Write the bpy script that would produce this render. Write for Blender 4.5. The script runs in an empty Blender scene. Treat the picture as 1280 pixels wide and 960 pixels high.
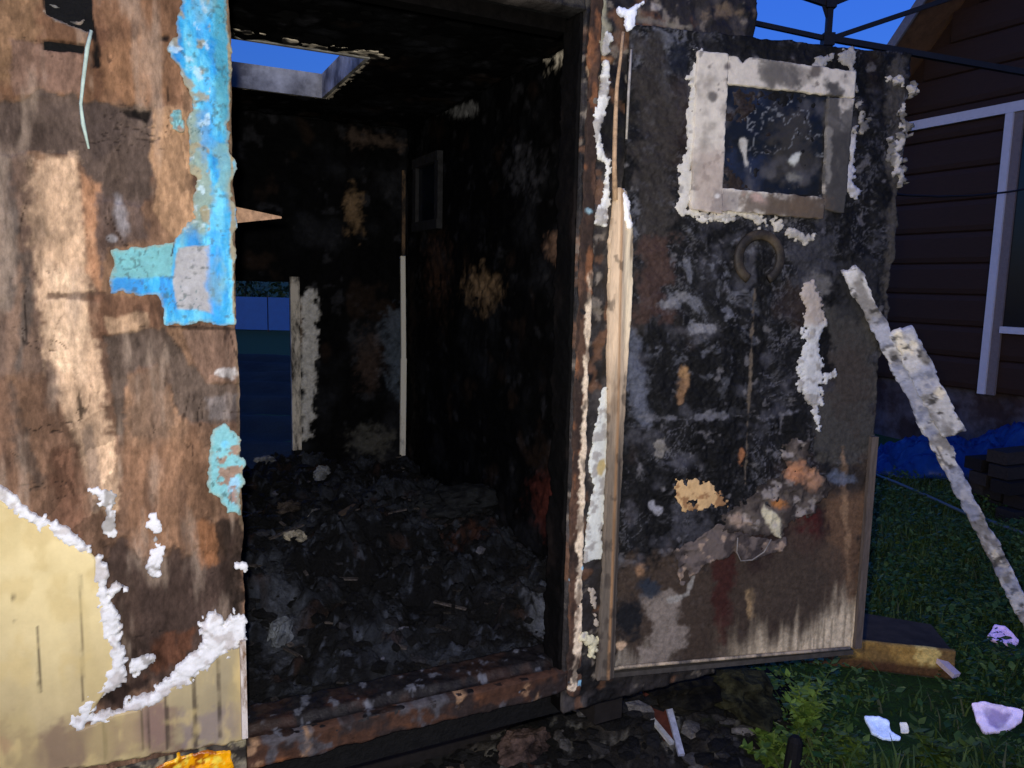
import bpy, math, random
import numpy as np
from mathutils import Vector, Matrix

R_ = math.radians
sc = bpy.context.scene
col = sc.collection
random.seed(7)
RNG = np.random.default_rng(11)

# ------------------------------------------------------------------ camera
PITCH, ROLL, FPX, EYE = R_(7.5), R_(1.33), 961.0, 1.55
CAM = np.array([0.0, 0.0, EYE])
fwd = np.array([0.0, math.cos(PITCH), -math.sin(PITCH)])
r0 = np.array([1.0, 0.0, 0.0]); u0 = np.array([0.0, math.sin(PITCH), math.cos(PITCH)])
rgt = math.cos(ROLL) * r0 + math.sin(ROLL) * u0
upv = -math.sin(ROLL) * r0 + math.cos(ROLL) * u0
cam_d = bpy.data.cameras.new('camera'); cam = bpy.data.objects.new('camera', cam_d); col.objects.link(cam)
cam_d.sensor_width = 36; cam_d.lens = 36 * FPX / 1280; cam_d.clip_start = 0.05; cam_d.clip_end = 800
M = Matrix.Identity(4)
for i in range(3):
    M[i][0] = rgt[i]; M[i][1] = upv[i]; M[i][2] = -fwd[i]; M[i][3] = CAM[i]
cam.matrix_world = M
sc.camera = cam

# ------------------------------------------------------------------ dusk sky, faint set sun, the camera's flash
world = bpy.data.worlds.new('World'); sc.world = world; world.use_nodes = True
wn, wl = world.node_tree.nodes, world.node_tree.links
wn.clear()
SUN_EL, SUN_ROT = R_(1.0), R_(205)
sky = wn.new('ShaderNodeTexSky'); sky.sky_type = 'NISHITA'; sky.sun_disc = False
sky.sun_elevation = SUN_EL; sky.sun_rotation = SUN_ROT; sky.ozone_density = 6.0; sky.air_density = 1.2; sky.dust_density = 0.2
hs = wn.new('ShaderNodeHueSaturation'); hs.inputs['Saturation'].default_value = 0.99
hs.inputs['Hue'].default_value = 0.512
bgn = wn.new('ShaderNodeBackground'); bgn.inputs['Strength'].default_value = 0.15
wo = wn.new('ShaderNodeOutputWorld')
wl.new(sky.outputs[0], hs.inputs['Color']); wl.new(hs.outputs[0], bgn.inputs[0]); wl.new(bgn.outputs[0], wo.inputs[0])
sd_ = bpy.data.lights.new('sun', 'SUN'); sd_.energy = 0.06; sd_.angle = R_(20); sd_.color = (1, 0.82, 0.68)
sun = bpy.data.objects.new('sun', sd_); col.objects.link(sun)
sun.rotation_euler = (R_(80), 0, R_(-25))
fl = bpy.data.lights.new('flash', 'SPOT'); fl.energy = 25; fl.spot_size = R_(138); fl.spot_blend = 1.0
fl.shadow_soft_size = 0.012; fl.color = (1.0, 0.95, 0.87)
flash = bpy.data.objects.new('flash', fl); col.objects.link(flash)
Mf = M.copy(); fp = CAM + upv * 0.035 - rgt * 0.03 + fwd * 0.01
aim = Vector(-(fwd - 0.15 * rgt)).normalized()
flash.matrix_world = Matrix.Translation(Vector(fp)) @ aim.to_track_quat('Z', 'Y').to_matrix().to_4x4()
vs = sc.view_settings; vs.view_transform = 'Standard'; vs.look = 'None'; vs.exposure = 2.6; vs.gamma = 1.0
vs.use_curve_mapping = False

# ------------------------------------------------------------------ helpers
def ray(x, y):
    return fwd + rgt * ((x - 640) / FPX) - upv * ((y - 480) / FPX)
def project(P):
    d = P - CAM
    z = np.maximum(d @ fwd, 1e-3)
    return 640 + FPX * (d @ rgt) / z, 480 - FPX * (d @ upv) / z
def ground(x, y, z=0.0):
    d = ray(x, y); return CAM + d * ((z - EYE) / d[2])
class Plane:
    def __init__(s, O, U, N, V=(0, 0, 1)):
        s.O, s.U, s.N, s.V = (np.array(a, float) for a in (O, U, N, V))
    def hit(s, x, y, off=0.0):
        d = ray(x, y); t = ((s.O + s.N * off - CAM) @ s.N) / (d @ s.N); q = CAM + d * t - s.O
        return q @ s.U, q @ s.V
    def pt(s, u, v, h=0.0):
        return s.O + s.U * u + s.V * v + s.N * h
    def hitp(s, x, y, off=0.0):
        u, v = s.hit(x, y, off); return s.pt(u, v, off)
_tab = {}
def vnoise(x, y, seed):
    if seed not in _tab: _tab[seed] = np.random.default_rng(seed).random((256, 256))
    T = _tab[seed]; xi = np.floor(x).astype(int); yi = np.floor(y).astype(int)
    fx = x - xi; fy = y - yi; fx = fx * fx * (3 - 2 * fx); fy = fy * fy * (3 - 2 * fy)
    g = lambda a, b: T[a & 255, b & 255]
    return (g(xi, yi) * (1 - fx) + g(xi + 1, yi) * fx) * (1 - fy) + (g(xi, yi + 1) * (1 - fx) + g(xi + 1, yi + 1) * fx) * fy
def fbm(x, y, scale=1.0, octv=4, seed=0, sx=1.0, sy=1.0, gain=0.5):
    a, s, t, f = 1.0, 0.0, 0.0, scale
    for o in range(octv):
        s = s + a * vnoise(x * f * sx + 17.3 * o, y * f * sy + 9.1 * o, seed + o * 31); t += a; a *= gain; f *= 2.03
    return s / t
def sstep(a, b, x):
    t = np.clip((x - a) / (b - a), 0, 1); return t * t * (3 - 2 * t)
def lin(c):
    c = np.array(c, float) / 255; return np.where(c <= 0.04045, c / 12.92, ((c + 0.055) / 1.055) ** 2.4)
def psd(X, Y, poly):
    """signed distance to a polygon, positive inside"""
    P = np.array(poly, float); d = np.full(X.shape, 1e9); ins = np.zeros(X.shape, bool)
    for i in range(len(P)):
        a, b = P[i], P[(i + 1) % len(P)]; e = b - a
        t = np.clip(((X - a[0]) * e[0] + (Y - a[1]) * e[1]) / max(e @ e, 1e-9), 0, 1)
        d = np.minimum(d, np.hypot(X - a[0] - t * e[0], Y - a[1] - t * e[1]))
        c = ((a[1] > Y) != (b[1] > Y))
        with np.errstate(divide='ignore', invalid='ignore'):
            xi = a[0] + (Y - a[1]) * e[0] / (e[1] if e[1] else 1e-9)
        ins ^= (c & (X < xi))
    return np.where(ins, d, -d)
def lsd(X, Y, pts, w):
    """signed distance to a polyline of half width w (w may be a list per point)"""
    P = np.array(pts, float); W = np.broadcast_to(np.array(w, float), (len(P),)); d = np.full(X.shape, -1e9)
    for i in range(len(P) - 1):
        a, b = P[i], P[i + 1]; e = b - a
        t = np.clip(((X - a[0]) * e[0] + (Y - a[1]) * e[1]) / max(e @ e, 1e-9), 0, 1)
        d = np.maximum(d, W[i] * (1 - t) + W[i + 1] * t - np.hypot(X - a[0] - t * e[0], Y - a[1] - t * e[1]))
    return d
def esd(X, Y, cx, cy, rx, ry, rot=0):
    c, s = math.cos(R_(rot)), math.sin(R_(rot)); x, y = X - cx, Y - cy
    return (1 - np.hypot((x * c + y * s) / rx, (-x * s + y * c) / ry)) * min(rx, ry)

# ------------------------------------------------------------------ materials
MATS = {}
def nodes_mat(name):
    m = bpy.data.materials.new(name); m.use_nodes = True
    nt = m.node_tree; return m, nt.nodes, nt.links, nt.nodes['Principled BSDF']
def noise_node(N, L, scale, detail=6, rough=0.6, stretch=(1, 1, 1)):
    tc = N.new('ShaderNodeTexCoord'); mp = N.new('ShaderNodeMapping'); mp.inputs['Scale'].default_value = stretch
    n = N.new('ShaderNodeTexNoise'); n.inputs['Scale'].default_value = scale; n.inputs['Detail'].default_value = detail
    n.inputs['Roughness'].default_value = rough
    L.new(tc.outputs['Object'], mp.inputs[0]); L.new(mp.outputs[0], n.inputs['Vector']); return n
def mat(name, colour=None, rough=0.8, var=0.35, scale=40, bump=0.3, bscale=120, bdist=0.004, stretch=(1, 1, 1), spec=0.3, metal=0.0, second=None, rvar=0.0):
    """colour None: take the painted point colour 'Col'; else a flat sRGB colour; both broken up by noise"""
    if name in MATS: return MATS[name]
    m, N, L, B = nodes_mat(name)
    if colour is None:
        a = N.new('ShaderNodeAttribute'); a.attribute_name = 'Col'; src = a.outputs['Color']
    else:
        rgb = N.new('ShaderNodeRGB'); rgb.outputs[0].default_value = (*lin(colour), 1); src = rgb.outputs[0]
    n = noise_node(N, L, scale, 6, 0.65, stretch)
    if second is not None:
        r = N.new('ShaderNodeValToRGB'); r.color_ramp.elements[0].position = 0.42; r.color_ramp.elements[1].position = 0.6
        n2 = noise_node(N, L, scale * 0.35, 5, 0.6, stretch); L.new(n2.outputs['Fac'], r.inputs[0])
        x2 = N.new('ShaderNodeMix'); x2.data_type = 'RGBA'; L.new(r.outputs[0], x2.inputs[0]); L.new(src, x2.inputs[6])
        x2.inputs[7].default_value = (*lin(second), 1); src = x2.outputs[2]
    mr = N.new('ShaderNodeMapRange'); mr.inputs['From Min'].default_value = 0.3; mr.inputs['From Max'].default_value = 0.7
    mr.inputs['To Min'].default_value = 1 - var; mr.inputs['To Max'].default_value = 1 + var
    L.new(n.outputs['Fac'], mr.inputs[0])
    mx = N.new('ShaderNodeVectorMath'); mx.operation = 'SCALE'; L.new(src, mx.inputs[0]); L.new(mr.outputs[0], mx.inputs['Scale'])
    L.new(mx.outputs[0], B.inputs['Base Color'])
    B.inputs['Roughness'].default_value = rough; B.inputs['Metallic'].default_value = metal
    B.inputs['Specular IOR Level'].default_value = spec
    if rvar:
        m3 = N.new('ShaderNodeMapRange'); m3.inputs['From Min'].default_value = 0.35; m3.inputs['From Max'].default_value = 0.65
        m3.inputs['To Min'].default_value = max(0.05, rough - rvar); m3.inputs['To Max'].default_value = min(1, rough + rvar)
        n3 = noise_node(N, L, scale * 1.7, 4, 0.6); L.new(n3.outputs['Fac'], m3.inputs[0]); L.new(m3.outputs[0], B.inputs['Roughness'])
    if bump:
        nb = noise_node(N, L, bscale, 6, 0.7, stretch); b = N.new('ShaderNodeBump'); b.inputs['Strength'].default_value = bump
        b.inputs['Distance'].default_value = bdist; L.new(nb.outputs['Fac'], b.inputs['Height']); L.new(b.outputs[0], B.inputs['Normal'])
    MATS[name] = m; return m

# ------------------------------------------------------------------ object helpers
def tag(o, label=None, cat=None, group=None, kind=None):
    for k, v in (('label', label), ('category', cat), ('group', group), ('kind', kind)):
        if v: o[k] = v
    return o
def empty(name, loc):
    o = bpy.data.objects.new(name, None); col.objects.link(o); o.location = Vector(loc); o.empty_display_size = 0.1; return o
def root_loc(o):
    p = Vector(o.location); q = o.parent
    while q: p += Vector(q.location); q = q.parent
    return p
def link(name, me, m, parent=None, origin=None):
    o = bpy.data.objects.new(name, me); col.objects.link(o)
    if m: me.materials.append(m)
    if parent is not None:
        o.parent = parent; L = root_loc(parent); me.transform(Matrix.Translation(-L))
    else:
        if origin is None:
            c = [v.co for v in me.vertices]; origin = Vector((sum(v.x for v in c) / len(c), sum(v.y for v in c) / len(c), min(v.z for v in c))) if len(c) < 4000 else Vector(np.mean(np.array(c), 0))
        origin = Vector(origin); me.transform(Matrix.Translation(-origin)); o.location = origin
    return o
def mesh(name, verts, faces, m, parent=None, smooth=False, cols=None, origin=None):
    me = bpy.data.meshes.new(name)
    me.from_pydata(np.asarray(verts).tolist(), [], faces if isinstance(faces, list) else faces.tolist()); me.update()
    if smooth: me.polygons.foreach_set('use_smooth', np.ones(len(me.polygons), bool))
    if cols is not None:
        at = me.color_attributes.new('Col', 'FLOAT_COLOR', 'POINT')
        c4 = np.ones((len(verts), 4), np.float32); c4[:, :3] = cols; at.data.foreach_set('color', c4.ravel())
    return link(name, me, m, parent, origin)
class MB:
    def __init__(s): s.v, s.f, s.c = [], [], []
    def add(s, v, f, c=None):
        n = len(s.v); s.v += [tuple(p) for p in v]; s.f += [[i + n for i in q] for q in f]
        s.c += [tuple(c)] * len(v) if c is not None else [(1, 1, 1)] * len(v); return s
    def hexa(s, P, c=None, bev=0.0):
        """8 corners: 4 bottom ring, 4 top ring"""
        return s.add(P, [[3, 2, 1, 0], [4, 5, 6, 7], [0, 1, 5, 4], [1, 2, 6, 5], [2, 3, 7, 6], [3, 0, 4, 7]], c)
    def beam(s, a, b, w, h, up=(0, 0, 1), c=None):
        a, b = np.array(a, float), np.array(b, float); d = (b - a) / np.linalg.norm(b - a)
        x = np.cross(d, up); x = x / np.linalg.norm(x) * w / 2; y = np.cross(x, d); y = y / np.linalg.norm(y) * h / 2
        return s.hexa([a - x - y, a + x - y, a + x + y, a - x + y, b - x - y, b + x - y, b + x + y, b - x + y], c)
    def tube(s, pts, r, n=8, c=None):
        pts = [np.array(p, float) for p in pts]; rr = r if hasattr(r, '__len__') else [r] * len(pts); rings = []
        for i, p in enumerate(pts):
            d = pts[min(i + 1, len(pts) - 1)] - pts[max(i - 1, 0)]; d = d / np.linalg.norm(d)
            x = np.cross(d, (0.123, 0.3, 0.94)); x /= np.linalg.norm(x); y = np.cross(d, x)
            rings += [p + rr[i] * (math.cos(k * 2 * math.pi / n) * x + math.sin(k * 2 * math.pi / n) * y) for k in range(n)]
        f = [[i * n + k, i * n + (k + 1) % n, (i + 1) * n + (k + 1) % n, (i + 1) * n + k] for i in range(len(pts) - 1) for k in range(n)]
        f += [list(range(n))[::-1], [(len(pts) - 1) * n + k for k in range(n)]]
        return s.add(rings, f, c)
    def build(s, name, m, parent=None, smooth=False, cols=False, origin=None):
        return mesh(name, s.v, s.f, m, parent, smooth, np.array(s.c) if cols else None, origin)
class G:  # grid point set handed to the paint functions
    pass
def grid(pl, ua, ub, va, vb, step):
    nu, nv = max(2, int(round((ub - ua) / step)) + 1), max(2, int(round((vb - va) / step)) + 1)
    g = G(); g.nu, g.nv = nu, nv
    g.U, g.V = (a.ravel() for a in np.meshgrid(np.linspace(ua, ub, nu), np.linspace(va, vb, nv), indexing='ij'))
    g.P = pl.O + np.outer(g.U, pl.U) + np.outer(g.V, pl.V)
    g.X, g.Y = project(g.P); return g
def sheet(name, pl, ua, ub, va, vb, step, fn, m, parent=None, thick=0.003, origin=None):
    """relief sheet on a plane. fn(g) -> (mask or None, height, colour); edges follow the mask's zero line and fold back by thick"""
    g = grid(pl, ua, ub, va, vb, step); mk, h, c = fn(g)
    if mk is None: mk = np.ones(g.U.shape)
    mk2 = mk.reshape(g.nu, g.nv); cen = (mk2[:-1, :-1] + mk2[1:, :-1] + mk2[1:, 1:] + mk2[:-1, 1:]) / 4 > 0
    idx = np.arange(g.nu * g.nv).reshape(g.nu, g.nv)
    q = np.stack([idx[:-1, :-1], idx[1:, :-1], idx[1:, 1:], idx[:-1, 1:]], -1)[cen]
    if np.dot(np.cross(pl.U, pl.V), pl.N) < 0: q = q[:, ::-1]
    e = np.concatenate([q[:, [0, 1]], q[:, [1, 2]], q[:, [2, 3]], q[:, [3, 0]]])
    n = g.nu * g.nv; key = e[:, 0] * n + e[:, 1]; rev = e[:, 1] * n + e[:, 0]; be = e[~np.isin(key, rev)]
    bv = np.unique(be)
    gu, gv = np.gradient(mk2, (ub - ua) / (g.nu - 1), (vb - va) / (g.nv - 1)); gu, gv = gu.ravel(), gv.ravel()
    g2 = gu * gu + gv * gv + 1e-12; s = -mk / g2; du, dv = s * gu, s * gv; l = np.hypot(du, dv) + 1e-12
    k = np.minimum(1, 0.8 * step / l); U, V = g.U.copy(), g.V.copy()
    onb = np.zeros(n, bool); onb[bv] = True
    inn = onb & (g.U > ua + 1e-6) & (g.U < ub - 1e-6) & (g.V > va + 1e-6) & (g.V < vb - 1e-6)
    U[inn] += (du * k)[inn]; V[inn] += (dv * k)[inn]
    P = pl.O + np.outer(U, pl.U) + np.outer(V, pl.V) + np.outer(h, pl.N)
    used = np.unique(q); rm = np.full(n, -1); rm[used] = np.arange(len(used))
    verts = P[used]; cols = c[used]; q = rm[q]
    sk = rm[bv]; rb = np.full(len(used), -1); rb[sk] = len(used) + np.arange(len(sk))
    back = verts[sk] - pl.N * thick; be = rm[be]
    sq = np.stack([be[:, 1], be[:, 0], rb[be[:, 0]], rb[be[:, 1]]], -1)
    return mesh(name, np.vstack([verts, back]), np.vstack([q, sq]).astype(int), m, parent, True, np.vstack([cols, cols[sk]]), origin)
class Paint:
    """stains and layers laid over a base colour; shapes given in photo pixels of the surface point"""
    def __init__(s, g, base, k):
        s.g, s.k = g, k; s.c = np.tile(lin(base) / k, (len(g.U), 1)); s.h = np.zeros(len(g.U))
        s.n1 = fbm(g.U, g.V, 28, 4, 5) - 0.5; s.n2 = fbm(g.U, g.V, 90, 3, 9) - 0.5
    def mask(s, sd, soft, rag): return sstep(-soft, soft, sd + s.n1 * rag * 2 + s.n2 * rag)
    def put(s, m, c, op=1.0, dh=0.0):
        m = np.clip(m * op, 0, 1)[:, None]; s.c = s.c * (1 - m) + (lin(c) / s.k) * m; s.h = s.h + dh * m[:, 0]
    def poly(s, p, c, soft=4, rag=12, op=1.0, dh=0.0): s.put(s.mask(psd(s.g.X, s.g.Y, p), soft, rag), c, op, dh)
    def line(s, p, w, c, soft=2, rag=4, op=1.0, dh=0.0): s.put(s.mask(lsd(s.g.X, s.g.Y, p, w), soft, rag), c, op, dh)
    def ell(s, cx, cy, rx, ry, c, soft=4, rag=8, op=1.0, dh=0.0, rot=0): s.put(s.mask(esd(s.g.X, s.g.Y, cx, cy, rx, ry, rot), soft, rag), c, op, dh)
    def mul(s, f): s.c = np.clip(s.c * f[:, None], 0.002, 0.85)
    def noise(s, c, scale, lo, hi, op=1.0, seed=3, sx=1, sy=1, dh=0.0, octv=4, where=None):
        m = sstep(lo, hi, fbm(s.g.U, s.g.V, scale, octv, seed, sx, sy)); m = m if where is None else m * where
        s.put(m, c, op, dh)
def rock(mb, c, r, seed, sq=(1, 1, 1), colr=None, n=2):
    rg = np.random.default_rng(seed); t = (1 + 5 ** 0.5) / 2
    v = np.array([(-1, t, 0), (1, t, 0), (-1, -t, 0), (1, -t, 0), (0, -1, t), (0, 1, t), (0, -1, -t), (0, 1, -t), (t, 0, -1), (t, 0, 1), (-t, 0, -1), (-t, 0, 1)], float)
    v /= np.linalg.norm(v[0]); v *= (0.65 + 0.6 * rg.random((12, 1))); v *= np.array(sq)
    a = rg.random() * 6.28; ca, sa = math.cos(a), math.sin(a); v = v @ np.array([[ca, -sa, 0], [sa, ca, 0], [0, 0, 1]])
    f = [(0, 11, 5), (0, 5, 1), (0, 1, 7), (0, 7, 10), (0, 10, 11), (1, 5, 9), (5, 11, 4), (11, 10, 2), (10, 7, 6), (7, 1, 8), (3, 9, 4), (3, 4, 2), (3, 2, 6), (3, 6, 8), (3, 8, 9), (4, 9, 5), (2, 4, 11), (6, 2, 10), (8, 6, 7), (9, 8, 1)]
    mb.add(np.array(c) + v * r, [list(q) for q in f], colr)

def clump(name, q, r, sq, seed, m, rough=0.5):
    import bmesh
    bm = bmesh.new(); bmesh.ops.create_icosphere(bm, subdivisions=4, radius=1.0); V_ = np.array([v.co[:] for v in bm.verts]); F_ = [[v.index for v in f.verts] for f in bm.faces]; bm.free()
    a, b, c = V_.T; o = seed * 3.7
    n = (fbm(a + o + c * .7, b + o - c * .5, 1.3, 5, seed, gain=0.62) + fbm(c + o, a * .8 + b * .6 + o, 1.6, 5, seed + 1, gain=0.62)) - 1.0
    rg = np.random.default_rng(seed); an = rg.random() * 6.28; ca, sa = math.cos(an), math.sin(an)
    V_ = V_ * (1 + n * rough * 2)[:, None] * np.array(sq) * r; V_ = V_ @ np.array([[ca, -sa, 0], [sa, ca, 0], [0, 0, 1]])
    V_[:, 2] = np.maximum(V_[:, 2], -0.35 * sq[2] * r)
    return mesh(name, V_ + q, F_, m, None, False)

# ------------------------------------------------------------------ frames of the place
a_w = R_(63.5); u = np.array([math.sin(a_w), math.cos(a_w), 0]); w = np.array([-u[1], u[0], 0])
Rj = np.array([0.155, 1.98, 0.0])                    # foot of the right door jamb
F = Plane(Rj, u, -w)                                 # outer face of the wall with the doorway
a_d = R_(77); dv = np.array([math.sin(a_d), math.cos(a_d), 0])
Hg = Rj + 0.122 * u - w * 0.012
D = Plane(Hg, dv, (dv[1], -dv[0], 0))                # inner face of the open door
SILL, FLOOR, CEIL, ROOF = 0.45, 0.42, 2.43, 2.50
UL = F.hit(298, 450)[0]                              # left side of the doorway
W0, W1, TH = UL - 0.60, F.hit(940, 30)[0] + 0.005, 0.075
_d = ray(509, 450); _q = Rj + u * (W1 - 0.065) - CAM
DEP = ((_d[1] * _q[0] - _d[0] * _q[1]) / (_d[0] * w[1] - _d[1] * w[0])) + 0.085  # so that the far corner stands where the photo has it
def cp(a, b, z): return Rj + u * a + w * b + np.array([0, 0, z])
def cbox(mb, a0, a1, b0, b1, z0, z1, c=None):
    return mb.hexa([cp(a0, b0, z0), cp(a1, b0, z0), cp(a1, b1, z0), cp(a0, b1, z0), cp(a0, b0, z1), cp(a1, b0, z1), cp(a1, b1, z1), cp(a0, b1, z1)], c)

m_char = mat('charred_wood', None, 0.62, 0.35, 40, 0.55, 70, 0.008, spec=0.3, rvar=0.2)
m_door = mat('scorched_door_lining', None, 0.72, 0.35, 70, 0.55, 110, 0.006, spec=0.2, rvar=0.15)
m_in = mat('sooty_lining', None, 0.8, 0.35, 40, 0.5, 70, 0.008, spec=0.08)
m_ply = mat('weathered_plywood', None, 0.9, 0.32, 75, 0.6, 130, 0.005, (1.6, 1.6, 0.7), spec=0.1)
m_paint = mat('flaking_paint', None, 0.5, 0.16, 90, 0.6, 150, 0.004, spec=0.35)
m_clad = mat('cream_cladding', None, 0.55, 0.06, 30, 0.2, 60, 0.004, spec=0.3)
m_foam = mat('white_insulation_foam', None, 0.95, 0.12, 60, 0.45, 90, 0.006, spec=0.05)
m_soot = mat('soot', (14, 14, 15), 0.75, 0.5, 30, 0.8, 60, 0.012, spec=0.2)
m_rust = mat('rusty_steel', None, 0.8, 0.4, 70, 0.6, 140, 0.004, spec=0.3)
m_wood = mat('split_wood', None, 0.8, 0.2, 60, 0.5, 140, 0.003, (4, 4, 0.4), spec=0.2)
m_ash = mat('ash_and_char', None, 0.72, 0.5, 60, 0.9, 80, 0.02, spec=0.25, rvar=0.25)

# ================================================================== GROUND
gs = 1.0
def ground_col(name):
    m, N, L, B = nodes_mat(name)
    n1 = noise_node(N, L, 3.0, 8, 0.7); n2 = noise_node(N, L, 30, 6, 0.7)
    r = N.new('ShaderNodeValToRGB'); e = r.color_ramp.elements
    e[0].position = 0.35; e[0].color = (0.014, 0.05, 0.005, 1); e[1].position = 0.7; e[1].color = (0.04, 0.14, 0.010, 1)
    L.new(n2.outputs['Fac'], r.inputs[0])
    # scorched earth round the cabin's front
    tc = N.new('ShaderNodeTexCoord'); vd = N.new('ShaderNodeVectorMath'); vd.operation = 'DISTANCE'
    L.new(tc.outputs['Object'], vd.inputs[0]); q = cp(-0.1, 0.2, 0); vd.inputs[1].default_value = (q[0], q[1] - 0.0, 0)
    ad = N.new('ShaderNodeMath'); ad.operation = 'MULTIPLY_ADD'; L.new(n1.outputs['Fac'], ad.inputs[0]); ad.inputs[1].default_value = 0.9
    L.new(vd.outputs['Value'], ad.inputs[2])
    mr = N.new('ShaderNodeMapRange'); mr.inputs['From Min'].default_value = 1.35; mr.inputs['From Max'].default_value = 1.65
    L.new(ad.outputs[0], mr.inputs[0])
    mx = N.new('ShaderNodeMix'); mx.data_type = 'RGBA'; L.new(mr.outputs[0], mx.inputs[0]); mx.inputs[6].default_value = (0.016, 0.015, 0.015, 1)
    L.new(r.outputs[0], mx.inputs[7]); L.new(mx.outputs[2], B.inputs['Base Color']); B.inputs['Roughness'].default_value = 0.95
    b = N.new('ShaderNodeBump'); b.inputs['Distance'].default_value = 0.05; b.inputs['Strength'].default_value = 0.8
    L.new(n2.outputs['Fac'], b.inputs['Height']); L.new(b.outputs[0], B.inputs['Normal']); return m
gx = np.concatenate([[-300, -60, -20], np.linspace(-8, 10, 91), [25, 70, 300]]); gy = np.concatenate([[-300, -60, -12, -3], np.linspace(0, 14, 71), [20, 40, 90, 400]])
GX, GY = np.meshgrid(gx, gy, indexing='ij')
near = np.exp(-((GX - 1) / 7) ** 4 - ((GY - 6) / 8) ** 4)
def gheight(x, y):
    return (fbm(np.asarray(x, float) + 50, np.asarray(y, float) + 50, 1.3, 4, 77) - 0.5) * 0.10
GZ = gheight(GX, GY) * near
ii = np.arange(GX.size).reshape(GX.shape)
gf = np.stack([ii[:-1, :-1], ii[1:, :-1], ii[1:, 1:], ii[:-1, 1:]], -1).reshape(-1, 4)
go = mesh('ground', np.stack([GX.ravel(), GY.ravel(), GZ.ravel()], -1), gf, ground_col('lawn_soil'), smooth=True, origin=(0, 0, 0)); tag(go, kind='structure')
def gz(x, y): return float(gheight(np.array([x]), np.array([y]))[0])
def gpt(x, y, up=0.0):
    p = ground(x, y); return np.array([p[0], p[1], gz(p[0], p[1]) + up])

# ================================================================== CABIN
cab = empty('burnt_cabin', cp((W0 + W1) / 2, DEP / 2, 0))
tag(cab, 'small burnt-out wooden cabin with peeling blue paint, cream cladding and blackened interior', 'cabin')
VB = F.hit(300, 921)[1]                              # foot of the left cladding
VH = F.hit(700, 8)[1]                                # underside of the doorway header
m1 = MB(); cbox(m1, W0, UL - 0.006, 0.006, TH, VB - 0.10, ROOF); cbox(m1, 0.012, W1, 0.006, TH, VB - 0.14, ROOF); cbox(m1, UL - 0.006, 0.012, 0.006, TH, VH + 0.004, ROOF)
front = m1.build('front_wall', m_soot, cab)
m1 = MB(); cbox(m1, W1 - 0.06, W1 - 0.002, TH + 0.002, DEP, FLOOR - 0.06, ROOF - 0.003); rightw = m1.build('side_wall', m_soot, cab)
m1 = MB(); cbox(m1, W0 + 0.002, W0 + 0.06, TH + 0.002, DEP, FLOOR - 0.06, ROOF - 0.003); leftw = m1.build('side_wall', m_soot, cab)
m1 = MB(); cbox(m1, W0 + 0.062, W1 - 0.062, 0.05, DEP - 0.002, FLOOR - 0.07, FLOOR); floor = m1.build('floor', m_soot, cab)
m1 = MB()
for a in (W0 + 0.25, W1 - 0.3): cbox(m1, a - 0.05, a + 0.05, 0.12, DEP - 0.1, FLOOR - 0.19, FLOOR - 0.073)
for b in (0.55, 2.4): cbox(m1, W0 + 0.1, W1 - 0.1, b - 0.06, b + 0.06, FLOOR - 0.42, FLOOR - 0.193)
m1.build('underframe', mat('sooty_steel', (30, 26, 24), 0.8, 0.4), cab)
# --- roof with its hatch
CP = Plane((0, 0, CEIL), (1, 0, 0), (0, 0, -1), (0, 1, 0))
def ceil_ab(x, y):
    d = ray(x, y); p = CAM + d * ((CEIL - EYE) / d[2]) - Rj; return p @ u, p @ w
hr_n, hr_f = ceil_ab(454, 77), ceil_ab(407, 121)
HA1, HB0, HB1 = (hr_n[0] + hr_f[0]) / 2, hr_n[1] - 0.10, hr_f[1]; HA0 = HA1 - 0.62
m1 = MB(); cbox(m1, W0, HA0, TH + 0.004, DEP, CEIL, ROOF - 0.006); cbox(m1, HA1, W1, TH + 0.004, DEP, CEIL, ROOF - 0.006)
cbox(m1, HA0, HA1, TH + 0.004, HB0, CEIL, ROOF - 0.006); cbox(m1, HA0, HA1, HB1, DEP, CEIL, ROOF - 0.006)
roof = m1.build('roof', m_soot, cab)
m_curb = mat('sooty_hatch_metal', (186, 184, 178), 0.7, 0.35, 14, 0.3, 60, second=(96, 94, 92))
m1 = MB(); t = 0.02; cz0, cz1 = CEIL - 0.012, ROOF + 0.03
cbox(m1, HA0 + 0.002, HA1 - 0.002, HB1 - t, HB1 - 0.002, cz0, cz1); cbox(m1, HA0 + 0.002, HA1 - 0.002, HB0 + 0.002, HB0 + t, cz0, cz1)
cbox(m1, HA1 - t, HA1 - 0.003, HB0 + t + 0.001, HB1 - t - 0.001, cz0, cz1); cbox(m1, HA0 + 0.003, HA0 + t, HB0 + t + 0.001, HB1 - t - 0.001, cz0, cz1)
m1.build('hatch_curb', m_curb, roof)
CP2 = Plane(cp(0, 0, CEIL - 0.004), u, (0, 0, -1), w)
def f_rim(g):
    ring = np.minimum(np.maximum.reduce([HA0 - g.U, g.U - HA1, HB0 - g.V, g.V - HB1]) + 0.006, 9)
    hole = np.maximum.reduce([HA0 - g.U, g.U - HA1, HB0 - g.V, g.V - HB1])
    n = fbm(g.U, g.V, 30, 4, 66) - 0.5
    mk = np.minimum(hole - 0.002, 0.030 - np.abs(hole) * np.where(g.V < HB0, 0.42, 1.3) + n * 0.05)
    p = Paint(g, (176, 166, 148), 0.4); p.noise((40, 38, 36), 25, 0.45, 0.6, 1, 12)
    return mk, 0.004 + n * 0.006, p.c
sheet('hatch_insulation', CP2, HA0 - 0.06, HA1 + 0.08, HB0 - 0.12, HB1 + 0.06, 0.006, f_rim, m_foam, roof)

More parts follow.
